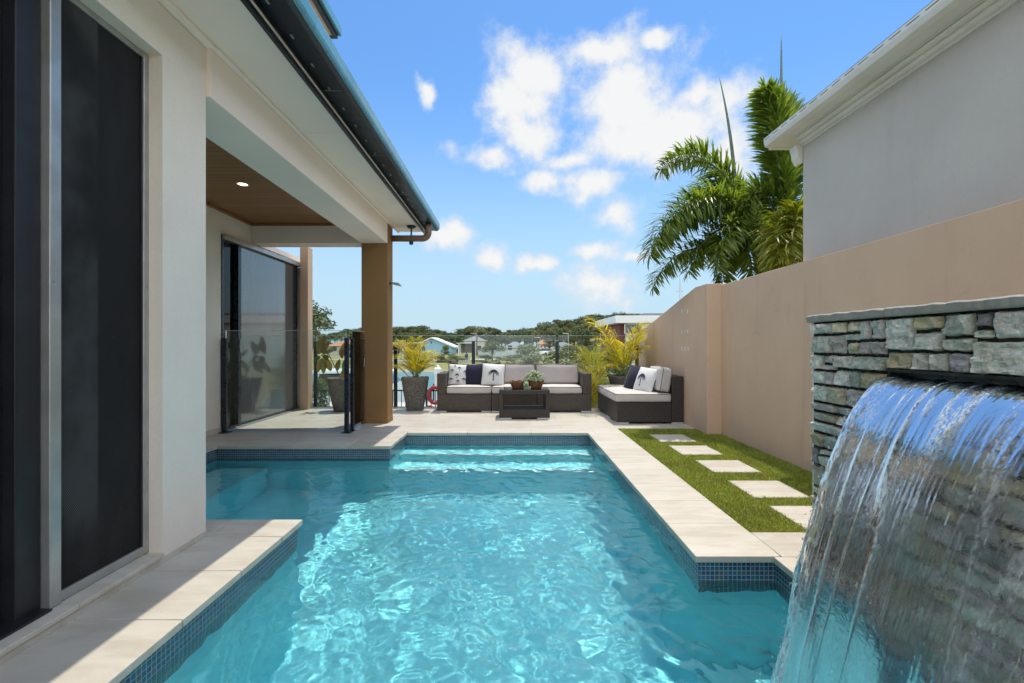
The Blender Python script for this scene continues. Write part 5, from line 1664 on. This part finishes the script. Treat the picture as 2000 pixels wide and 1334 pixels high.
boat = thing('motor_boat', 'white motor boat with a flat cabin roof moored behind the terrace column', 'boat', (-6.5, 23, -2))
g = MB()
secs = [(-10.2, .95, -.95), (-9.2, 1.25, -.9), (-7.2, 1.35, -.85), (-5.6, 1.1, -.72), (-4.6, .55, -.58), (-4.15, .04, -.5)]
vs, fs = [], []
for (x, hw, zt) in secs:
    for (k, z) in ((0.0, -2.25), (.62, -2.1), (.92, -1.6), (1.0, zt)):
        vs.append((x, 23 - hw * k, z))
    for (k, z) in ((1.0, zt), (.92, -1.6), (.62, -2.1)):
        vs.append((x, 23 + hw * k, z))
for i in range(len(secs) - 1):
    for k in range(6): fs.append((i * 7 + k, i * 7 + k + 1, (i + 1) * 7 + k + 1, (i + 1) * 7 + k))
    fs.append((i * 7 + 3, (i + 1) * 7 + 3, (i + 1) * 7 + 4, i * 7 + 4))
fs.append((0, 1, 2, 3, 4, 5, 6))
g.add(vs, fs); g.build('hull', MT['hull'], boat, bevel=0.02)
g = MB(); g.prism([(-9.4, -.88), (-5.6, -.74), (-6.4, -.25), (-9.2, -.3)], 'y', 22.1, 23.9); g.build('windscreen', MT['tint'], boat, bevel=0.04)
g = MB(); g.prism([(-9.7, -.27), (-6.2, -.24), (-5.9, -.2), (-6.5, -.1), (-9.6, -.12)], 'y', 21.9, 24.1); g.build('cabin_roof', MT['hull'], boat, bevel=0.03)
g = MB()
for x in (-9.3, -8.2, -7.2): g.tube([(x, 22.1, -.12), (x + .1, 22.1, .12)], .015, 6)
g.tube([(-9.2, 22.1, .12), (-7.1, 22.1, .12)], .018, 6); g.build('roof_rail', MT['alu'], boat)

def leaf_blob(mb, c, r, n, size, rnd, squash=0.8, up=0.4):
    """a clump of leaf faces filling a rough ball; more of them towards the outside"""
    for i in range(n):
        d = Vector((rnd.gauss(0, 1), rnd.gauss(0, 1), rnd.gauss(0, 1))).normalized()
        q = r * (0.45 + 0.6 * rnd.random() ** 0.6)
        p = Vector(c) + Vector((d.x * q, d.y * q, d.z * q * squash))
        nrm = (d + Vector((rnd.gauss(0, .6), rnd.gauss(0, .6), rnd.gauss(0, .6) + up))).normalized()
        u = nrm.orthogonal().normalized(); a = rnd.uniform(0, 6.28)
        u = u * math.cos(a) + nrm.cross(u) * math.sin(a); v = nrm.cross(u)
        s = size * rnd.uniform(.6, 1.3)
        mb.add([p - u * s, p - v * s * .45, p + u * s, p + v * s * .45], [(0, 1, 2, 3)])

def tree_mesh(kind, seed):
    """trunk and crown meshes, about one unit (10 m) tall, standing at the origin"""
    rd = random.Random(seed)
    tr, cr = MB(), MB()
    if kind == 'round':
        hgt, nl, sp = 10.0, 13, 3.0
        tr.tube([(0, 0, 0), (rd.uniform(-.2, .2), 0, 2.5), (rd.uniform(-.4, .4), rd.uniform(-.3, .3), 6)], [.32, .25, .12], 7)
        for i in range(nl):
            a = rd.uniform(0, 6.28); rr = sp * math.sqrt(rd.random()); z = 4.0 + 5.0 * (1 - (rr / sp) ** 2 * .6) * rd.uniform(.45, 1.0)
            c = (rr * math.cos(a), rr * math.sin(a), z)
            tr.tube([(0, 0, 3 + rd.random() * 2), (c[0] * .6, c[1] * .6, z * .85), c], [.12, .07, .03], 5)
            leaf_blob(cr, c, rd.uniform(1.0, 1.75), 165, 0.27, rd, .72)
    elif kind == 'umbrella':                                           # flat topped pine on a bare trunk
        tr.tube([(0, 0, 0), (.2, .1, 4), (0, 0, 8)], [.3, .22, .1], 7)
        for i in range(12):
            a = rd.uniform(0, 6.28); rr = 3.4 * math.sqrt(rd.random()); z = 7.4 + 2.0 * (1 - (rr / 3.4) ** 2) + rd.uniform(-.6, .4)
            c = (rr * math.cos(a), rr * math.sin(a), z)
            tr.tube([(0, 0, 5.5), (c[0] * .6, c[1] * .6, z - .7), c], [.12, .07, .03], 5)
            leaf_blob(cr, c, rd.uniform(.9, 1.5), 165, 0.24, rd, .55)
    elif kind == 'bushy':                                              # leafy to the ground
        tr.tube([(0, 0, 0), (0, 0, 5)], [.25, .1], 6)
        for i in range(16):
            z = rd.uniform(1.0, 9.0); sp = 2.6 * math.sin(math.pi * min(1, z / 10 * .75 + .25)) + .3
            a = rd.uniform(0, 6.28); rr = sp * math.sqrt(rd.random())
            leaf_blob(cr, (rr * math.cos(a), rr * math.sin(a), z), rd.uniform(.9, 1.5), 150, 0.26, rd, .85)
    elif kind == 'palm':
        tr.tube([(0, 0, 0), (.15, 0, 4), (0, 0, 8.2)], [.25, .18, .15], 7)
        for i in range(15):
            a = i * 2.4; e = rd.uniform(-.1, 1.0); L = rd.uniform(2.2, 2.9)
            d = Vector((math.cos(a), math.sin(a), 0))
            P = [Vector((0, 0, 8.2)), Vector((0, 0, 8.2 + 1.4 * e)) + d * L * .4, Vector((0, 0, 8.4 + 1.2 * e)) + d * L * .8, Vector((0, 0, 6.9 + 1.6 * e)) + d * L]
            frond(cr, P, 16, .85, .14, rd, False, .15, .6, .45, -.1, .03, 0)
    tm = tr.build('trunk', MT['bark'], None, smooth=True).data
    cm = cr.build('crown', MT['tree'], None, fix=False).data
    return tm, cm

VAR = {}
for k, n in (('round', 3), ('umbrella', 3), ('bushy', 3), ('palm', 2)):
    VAR[k] = [tree_mesh(k, 100 + 7 * i + len(k)) for i in range(n)]
for o in [o for o in COL.objects if o.name.startswith(('trunk', 'crown')) and o.parent is None]:
    bpy.data.objects.remove(o)
LIGHT = {}
def place_tree(kind, px, top, D, label, group=None, light=False, wide=1.0, name='tree', cat='tree', base=None):
    x = (px - CX) / F * D
    zt = H + (CY - top) / F * D
    zb = float(ground_z(x, D)) - 0.1 if base is None else base
    hh = max(0.3, zt - zb) / 10.0
    tm, cm = VAR[kind][rnd.randrange(len(VAR[kind]))]
    if light:
        key = (cm.name, light)
        if key not in LIGHT:
            c2 = cm.copy(); c2.materials[0] = MT[light]; LIGHT[key] = c2
        cm = LIGHT[key]
    r = thing(name, label, cat, (x, D, zb), group)
    r.rotation_euler = (0, 0, rnd.uniform(0, 6.28)); r.scale = (hh * wide, hh * wide, hh)
    for nm, m in (('trunk', tm), ('crown', cm)):
        o = bpy.data.objects.new(nm, m); COL.objects.link(o); o.parent = r
    return r
PROF = [(520, 640), (560, 640), (610, 646), (640, 652), (700, 640), (770, 638), (800, 637), (850, 638), (870, 646), (900, 641), (930, 638), (960, 641), (1000, 642), (1030, 640), (1045, 635), (1060, 627), (1090, 622), (1105, 625), (1118, 628), (1135, 620), (1160, 612), (1200, 609), (1225, 610), (1260, 614), (1320, 618), (1500, 625)]
def prof(x):
    for (a, b), (c, d) in zip(PROF[:-1], PROF[1:]):
        if a <= x <= c: return b + (d - b) * (x - a) / (c - a)
    return 640
LN = 'trees in the wooded line beyond the canal'
x = 470
while x < 1120:                                                        # the far row
    k = rnd.choice(['round', 'umbrella', 'round', 'umbrella', 'bushy']) if x > 900 else rnd.choice(['umbrella', 'round', 'umbrella'])
    lab = {'round': 'dark green rounded tree in the far wooded line under the sky', 'umbrella': 'dark flat topped tree in the far wooded line under the sky', 'bushy': 'dark bushy tree in the far wooded line under the sky'}[k]
    place_tree(k, x, prof(x) + rnd.uniform(-2, 3.5), rnd.uniform(165, 195), lab, LN, False, rnd.uniform(1.0, 1.5))
    x += rnd.uniform(8, 14)
x = 480
while x < 1150:                                                        # a nearer, greener row
    k = rnd.choice(['round', 'bushy', 'bushy', 'round', 'palm'])
    lab = {'round': 'mid green rounded tree before the far wooded line', 'bushy': 'mid green bushy tree before the far wooded line', 'palm': 'palm standing before the far wooded line'}[k]
    place_tree(k, x, prof(x) + rnd.uniform(7, 16), rnd.uniform(128, 150), lab, 'trees before the wooded line', 'treelight' if rnd.random() < .35 else False, rnd.uniform(.9, 1.4))
    x += rnd.uniform(10, 17)
x = 1100
while x < 1330:                                                        # the wooded rise on the right
    for row in range(3):
        D = 225 + 22 * row
        place_tree(rnd.choice(['round', 'umbrella', 'round']), x + rnd.uniform(-4, 4), prof(x) + (2 - row) * 7 + rnd.uniform(-1.5, 2.5), D, 'dark green tree on the wooded rise at the right', 'trees on the wooded rise', False, rnd.uniform(1.1, 1.7))
    x += rnd.uniform(8, 13)
for (px, top, D, k, lab, lt, wd) in (
        (605, 582, 74, 'round', 'tall open tree beyond the canal, seen beside the terrace corner post', False, 1.1),
        (585, 600, 76, 'round', 'large tree partly hidden by the terrace corner post', False, 1.1),
        (632, 648, 95, 'palm', 'palm left of the terrace column above the rubber plant', False, 1.0),
        (668, 648, 110, 'palm', 'palm just left of the brown terrace column', False, 1.0),
        (932, 632, 92, 'palm', 'tall palm behind the right hand shelter by the grey roofed house', False, 1.3),
        (1040, 640, 120, 'palm', 'palm between the flat topped trees right of centre', False, 1.2),
        (868, 674, 70, 'bushy', 'round green shrub before the pale blue house', 'treelight', 1.5),
        (962, 661, 66, 'round', 'small round topped lawn tree right of the shelters', 'treelight', 1.35),
        (1030, 668, 46, 'bushy', 'olive coloured bush behind the long sofa', 'bush', 1.15),
        (1046, 684, 44, 'bushy', 'low olive bush right of the tall olive bush behind the sofa', 'bush', 1.6),
        (1012, 700, 45, 'bushy', 'low grey olive bush left of the tall olive bush behind the sofa', 'bush', 2.2),
        (628, 735, 15.5, 'bushy', 'small conical shrub on the dock left of the rubber plant pot', 'treelight', .8),
        (1140, 640, 62, 'bushy', 'dark green tree left of the white flat roofed house', False, 1.3),
        (1118, 668, 40, 'bushy', 'green bush right of the glass fence post behind the sofa', 'treelight', 1.3),
        (1098, 680, 36, 'bushy', 'leafy bush seen through the right glass panel', 'treelight', 1.5),
        (1150, 672, 34, 'bushy', 'leafy bush behind the golden cane palm', 'treelight', 1.4),
        (1126, 690, 26, 'bushy', 'low leafy bush by the canal edge beside the golden cane palm', 'bush', 2.0),
        (1190, 668, 30, 'bushy', 'bush under the white flat roofed house', False, 1.6),
        (640, 672, 84, 'bushy', 'broad green tree over the lawn behind the rubber plant', 'treelight', 1.5),
        (690, 668, 88, 'bushy', 'bushy tree on the lawn hidden partly by the terrace column', False, 1.5),
        (778, 664, 96, 'bushy', 'bushy tree left of the first shelter', 'treelight', 1.4),
        (1072, 660, 100, 'round', 'round tree beside the terracotta roofed house', False, 1.2)):
    place_tree(k, px, top, D, lab, None, lt, wd, 'shrub' if ('bush' in lab or 'shrub' in lab) and 'tree' not in lab else ('palm_tree' if k == 'palm' else 'tree'), 'shrub' if ('bush' in lab or 'shrub' in lab) and 'tree' not in lab else ('palm' if k == 'palm' else 'tree'))
x = 960
for i in range(9):                                                     # low hedge plants along the bank
    px = (948, 975, 990, 1003, 1062, 880, 856, 893, 1085)[i]
    place_tree('bushy', px, 694 + rnd.uniform(-3, 3), 62 + rnd.uniform(-3, 3), 'low brownish hedge plant on the far bank lawn', 'hedge plants on the far bank', 'bush', rnd.uniform(2.4, 3.6), 'shrub', 'shrub')

# ------------------------------------------------------------------ houses and shelters on the far bank
def gz(px, D): return float(ground_z((px - CX) / F * D, D))
def wx_(px, D): return (px - CX) / F * D
def hz(py, D): return H + (CY - py) / F * D
D = 104
bh = thing('gabled_house', 'pale blue gabled house with white barge boards across the canal', 'house', (wx_(845, D), D, gz(845, D)))
x0, x1, xa, ze, za, zg = wx_(806, D), wx_(882, D), wx_(843, D), hz(677, D), hz(662, D), gz(845, D) - .3
g = MB(); g.prism([(x0, zg), (x1, zg), (x1, ze), (xa, za), (x0, ze)], 'y', D, D + 9); g.build('wall', MT['blue'], bh)
for (a, b, c, d) in ((x0 - .5, ze - .2, xa, za + .12), (xa, za + .12, x1 + .7, ze - .25)):
    g = MB(); g.prism([(a, b), (c, d), (c, d + .28), (a, b + .28)], 'y', D - .5, D + 9.2); g.build('roof', MT['pale'], bh)
g = MB(); g.box(x0 + 1.6, x0 + 2.8, D - .05, D - .01, zg + 1.2, zg + 2.1); g.build('window', MT['tint'], bh); g = MB(); g.box(xa - .2, xa + .1, D - .06, D - .01, za - 1.0, za - .6); g.build('gable_vent', MT['tint'], bh)
def shelter(px0, px1, pyt, D, label, board):
    x0, x1, zt, zg = wx_(px0, D), wx_(px1, D), hz(pyt, D), gz((px0 + px1) / 2, D)
    r = thing('picnic_shelter', label, 'shelter', ((x0 + x1) / 2, D + 1.2, zg))
    g = MB(); g.prism([(x0 - .4, zt - .12), (x1 + .4, zt), (x1 + .4, zt + .1), (x0 - .4, zt - .02)], 'y', D - .4, D + 2.8); g.build('roof', MT['pale'], r)
    for x in (x0, x1):
        for y in (D, D + 2.4):
            g = MB(); g.box(x - .1, x + .1, y - .1, y + .1, zg - .2, zt - .1); g.build('post', MT['pale'], r)
    g = MB(); g.box(x0 + .1, x1 - .1, D + 2.42, D + 2.48, zg + 1.2, zt - .12); g.build('slatted_screen', MT['bark'], r)
    if board:
        g = MB(); g.box(x0 + 1.0, x0 + 1.7, D + 1.5, D + 1.56, zg + .9, zg + 1.7); g.build('notice_panel', MT['sign'], r)
    g = MB(); g.box(x0 + .5, x1 - .6, D + 1.0, D + 1.8, zg + .62, zg + .7); g.box(x0 + .8, x0 + .95, D + 1.2, D + 1.6, zg, zg + .62); g.box(x1 - .95, x1 - .8, D + 1.2, D + 1.6, zg, zg + .62); g.build('table', MT['conc'], r)
    return r
shelter(787, 817, 669.5, 76, 'white posted picnic shelter with a blue panel left of the blue house', True)
shelter(896, 923, 669.5, 72, 'white posted picnic shelter with a person sitting in it right of the blue house', False)
# the person sitting at the right-hand shelter: a few pixels tall
D = 71.5
pz = gz(911, D); pxw = wx_(911, D)
me_ = bpy.data.meshes.new('person'); bm = bmesh.new()
J = {'hip': (0, 0, .5), 'chest': (.02, -.03, .88), 'neck': (.03, -.05, 1.04), 'head': (.03, -.08, 1.2), 'kl': (-.12, -.42, .5), 'fl': (-.12, -.42, .06), 'kr': (.12, -.42, .5), 'fr': (.12, -.42, .06),
     'sl': (-.19, -.03, .95), 'el': (-.22, -.2, .74), 'hl': (-.12, -.38, .66), 'sr': (.22, -.03, .95), 'er': (.25, -.2, .74), 'hr': (.14, -.38, .66), 'tl': (-.12, -.58, .05), 'tr': (.12, -.58, .05)}
vv = {k: bm.verts.new(v) for k, v in J.items()}
for a, b in (('hip', 'chest'), ('chest', 'neck'), ('neck', 'head'), ('hip', 'kl'), ('kl', 'fl'), ('hip', 'kr'), ('kr', 'fr'), ('chest', 'sl'), ('sl', 'el'), ('el', 'hl'), ('chest', 'sr'), ('sr', 'er'), ('er', 'hr'), ('fl', 'tl'), ('fr', 'tr')):
    bm.edges.new((vv[a], vv[b]))
bm.to_mesh(me_); bm.free()
person = bpy.data.objects.new('person', me_); COL.objects.link(person); person.location = (pxw, D, pz)
sk = person.modifiers.new('Skin', 'SKIN')
RAD = dict(hip=.17, chest=.17, neck=.06, head=.11, kl=.08, kr=.08, fl=.05, fr=.05, sl=.08, sr=.08, el=.05, er=.05, hl=.04, hr=.04, tl=.04, tr=.04)
for i, k in enumerate(J):
    person.data.skin_vertices[0].data[i].radius = (RAD[k], RAD[k]); person.data.skin_vertices[0].data[i].use_root = (k == 'hip')
person.modifiers.new('Subdivision', 'SUBSURF').levels = 1
me_.materials.append(MT['cloth'])
tag(person, 'person in dark clothes sitting in the shelter across the canal', 'person')
g = MB(); g.lathe([(.001, -.03), (.09, 0), (.12, .07), (.1, .15), (.001, .19)], (.03, -.07, 1.14), 10); hr_ = g.build('hair', MT['dark'], None, smooth=True); hr_.parent = person
bn = thing('park_bench', 'plain bench under the seated person in the shelter', 'bench', (pxw, D + .05, pz))
g = MB(); g.box(pxw - .7, pxw + .7, D - .18, D + .22, pz + .36, pz + .42); g.build('seat', MT['conc'], bn); g = MB(); g.box(pxw - .5, pxw - .4, D - .1, D + .15, pz, pz + .36); g.build('leg', MT['conc'], bn); g = MB(); g.box(pxw + .4, pxw + .5, D - .1, D + .15, pz, pz + .36); g.build('leg', MT['conc'], bn)

def simple_house(px0, px1, py_eave, py_top, D, depth, label, wall, roof, hip=True, name='house'):
    x0, x1, ze, zt = wx_(px0, D), wx_(px1, D), hz(py_eave, D), hz(py_top, D); zg = gz((px0 + px1) / 2, D) - .3
    r = thing(name, label, 'house', ((x0 + x1) / 2, D, zg))
    g = MB(); g.box(x0, x1, D, D + depth, zg, ze); g.build('wall', wall, r)
    i = min((x1 - x0), depth) * .42 if hip else 0
    o = .5
    g = MB()
    vs = [(x0 - o, D - o, ze), (x1 + o, D - o, ze), (x1 + o, D + depth + o, ze), (x0 - o, D + depth + o, ze), (x0 + i, D + depth / 2, zt), (x1 - i, D + depth / 2, zt)]
    g.add(vs, [(0, 1, 5, 4), (1, 2, 5), (2, 3, 4, 5), (3, 0, 4), (0, 3, 2, 1)]); g.build('roof', roof, r)
    n = max(2, int((x1 - x0) / 3.2)); st = (x1 - x0) / n
    for k in range(n):
        for (za, zb_) in ([(zg + 1.2, zg + 2.3)] if ze - zg < 4.2 else [(zg + 1.2, zg + 2.3), (zg + 3.9, zg + 5.0)]):
            xx = x0 + st * (k + .3)
            g = MB(); g.box(xx, xx + st * .4, D - .06, D - .01, za, zb_); g.build('window', MT['tint'], r)
    return r
simple_house(906, 946, 666, 656, 118, 9, 'grey roofed house behind the right hand shelter', MT['cream'], MT['greyroof'])
simple_house(986, 1026, 679, 667, 112, 9, 'low grey roofed house right of the lawn tree', MT['cream'], MT['greyroof'])
simple_house(1053, 1072, 672, 663, 120, 8, 'small house with a terracotta roof seen through the right glass panel', MT['cream'], MT['orange'])
simple_house(1060, 1078, 681, 675, 112, 6, 'low outbuilding with a terracotta roof before the terracotta roofed house', MT['cream'], MT['orange'])
simple_house(1076, 1128, 680, 668, 124, 8, 'white walled house with grey roof behind the bushes at right', MT['pale'], MT['greyroof'])
simple_house(640, 690, 676, 664, 100, 9, 'terracotta roofed house behind the rubber plant', MT['cream'], MT['orange'])
simple_house(762, 785, 678, 670, 108, 8, 'cream house with a terracotta roof beside the first shelter', MT['cream'], MT['orange'])
simple_house(700, 765, 676, 664, 112, 9, 'low cream house hidden behind the terrace column', MT['cream'], MT['greyroof'])
# modern white house on the right
D = 45
mh_ = thing('modern_house', 'modern white flat roofed house with brick side wall beyond the tan wall', 'house', (wx_(1240, D), D, -1.4))
X0, X1 = wx_(1206, D), wx_(1206, D) + 12
zr0, zr1 = hz(631, D), hz(617, D)
g = MB(); g.box(X0 - .3, X1, D - .5, D + 10.5, zr0 - .02, zr1); g.build('roof', MT['pale'], mh_, bevel=.03)
g = MB(); g.box(X0 + .9, X1 - .3, D, D + 10, -1.5, zr0 - .021); g.build('wall', MT['pale'], mh_)
g = MB(); g.box(X0 + .35, X0 + .899, D + .6, D + 10, -1.5, zr0 - .021); g.build('brick_wall', MT['brick'], mh_)
g = MB(); g.box(wx_(1221, D), wx_(1251, D), D - .04, D - .005, hz(651, D), hz(634, D)); wn_ = g.build('window', MT['tint'], mh_)
g = MB(); g.box(wx_(1219, D), wx_(1221, D), D - .07, D, hz(652, D), hz(633, D)); g.box(wx_(1251, D), wx_(1252.5, D), D - .07, D, hz(652, D), hz(633, D)); g.build('frame', MT['alu'], wn_)
g = MB(); g.box(X0 + 3.2, X1, D + 2, D + 8, zr1 + .001, zr1 + .4); g.build('roof_plant', MT['greyroof'], mh_)
lw = tag(MB().box(wx_(760, 64), wx_(945, 64), 64, 64.4, -1.7, hz(704, 64)).build('low_wall', MT['conc'], bevel=.02), 'low grey retaining wall along the far bank below the shelters', 'wall')
# path on the far bank
g = MB()
ppx = [560 + 20 * i for i in range(31)]
for a, b in zip(ppx[:-1], ppx[1:]):
    q = []
    for (p, dd) in ((a, 74.5), (b, 74.5), (b, 77.5), (a, 77.5)):
        x_ = wx_(p, 76); q.append((x_, dd, float(ground_z(x_, dd)) + .05))
    g.add(q, [(0, 1, 2, 3)])
struct(g.build('path', MT['conc']))
wf_ = tag(MB().box(wx_(935, 88), wx_(1035, 88), 88, 88.2, -1.3, hz(684, 88)).build('fence', MT['fencewhite']), 'long low white fence beyond the lawn tree', 'fence')
# cars parked far off
def car(px, D, rz, mat, label):
    r = thing('parked_car', label, 'car', (0, 0, 0), 'cars parked beyond the bushes')
    g = MB(); g.prism([(-2.1, .35), (2.1, .35), (2.15, .75), (1.3, .92), (-1.9, .95), (-2.15, .75)], 'y', -.85, .85); g.build('body', mat, r, bevel=.08)
    g = MB(); g.prism([(-1.75, .93), (1.0, .92), (.35, 1.42), (-1.3, 1.45)], 'y', -.74, .74); g.build('cabin_glass', MT['tint'], r, bevel=.05)
    g = MB(); g.prism([(-1.32, 1.43), (.38, 1.41), (.3, 1.5), (-1.2, 1.52)], 'y', -.72, .72); g.build('roof', mat, r, bevel=.03)
    for sx in (-1.3, 1.3):
        for sy in (-.8, .8):
            g = MB(); g.lathe([(.001, -.1), (.32, -.1), (.32, .1), (.001, .1)], (0, 0, 0), 14); g.v = [(v[0] + sx, v[2] + sy, v[1] + .32) for v in g.v]; g.build('wheel', MT['tyre'], r)
    for sy in (-.6, .6):
        g = MB(); g.box(2.11, 2.17, sy - .15, sy + .15, .6, .74); g.build('headlight', MT['hull'], r)
    r.location = (wx_(px, D), D, gz(px, D)); r.rotation_euler = (0, 0, rz)
    return r
car(1052, 97, .2, MT['hull'], 'white car parked beside the terracotta roofed house')
car(1062, 99, 2.9, MT['alu'], 'silver car parked right of the white car')
car(1134, 70, 1.2, MT['hull'], 'white car parked below the wooded rise left of the golden cane palm')
def lamp_post(px, top, D, label):
    x_, zg, zt = wx_(px, D), gz(px, D), hz(top, D)
    r = thing('street_lamp', label, 'street lamp', (x_, D, zg))
    g = MB(); g.tube([(x_, D, zg), (x_, D, zt)], [.09, .05], 7); g.build('pole', MT['alu'], r); g = MB(); g.tube([(x_, D, zt), (x_ - .8, D, zt + .12)], .05, 6); g.box(x_ - 1.3, x_ - .75, D - .12, D + .12, zt + .06, zt + .18); g.build('lamp_head', MT['alu'], r)
lamp_post(1110, 652, 105, 'pale street lamp by the wooded rise at right'); lamp_post(1055, 660, 108, 'grey street lamp beside the terracotta roofed house'); lamp_post(930, 652, 100, 'thin street lamp behind the second shelter')
def mast(px, top, D, label):
    x_, zt = wx_(px, D), hz(top, D)
    r = thing('yacht_mast', label, 'mast', (x_, D, -1.4))
    g = MB(); g.tube([(x_, D, -1.4), (x_, D, zt)], [.07, .045], 7); g.build('pole', MT['alu'], r)
    g = MB(); g.tube([(x_, D, zt - .1), (x_ + 1.0, D + .3, 1.0)], .012, 4); g.tube([(x_ - .35, D, zt - 1.2), (x_ + .35, D, zt - 1.2)], .02, 5); g.build('rigging', MT['alu'], r)
    return r
mast(1328, 542, 40, 'bare thin mast rising above the sloping tan wall')
mast(1407, 547, 34, 'short mast tip showing just above the tan wall under the palms')
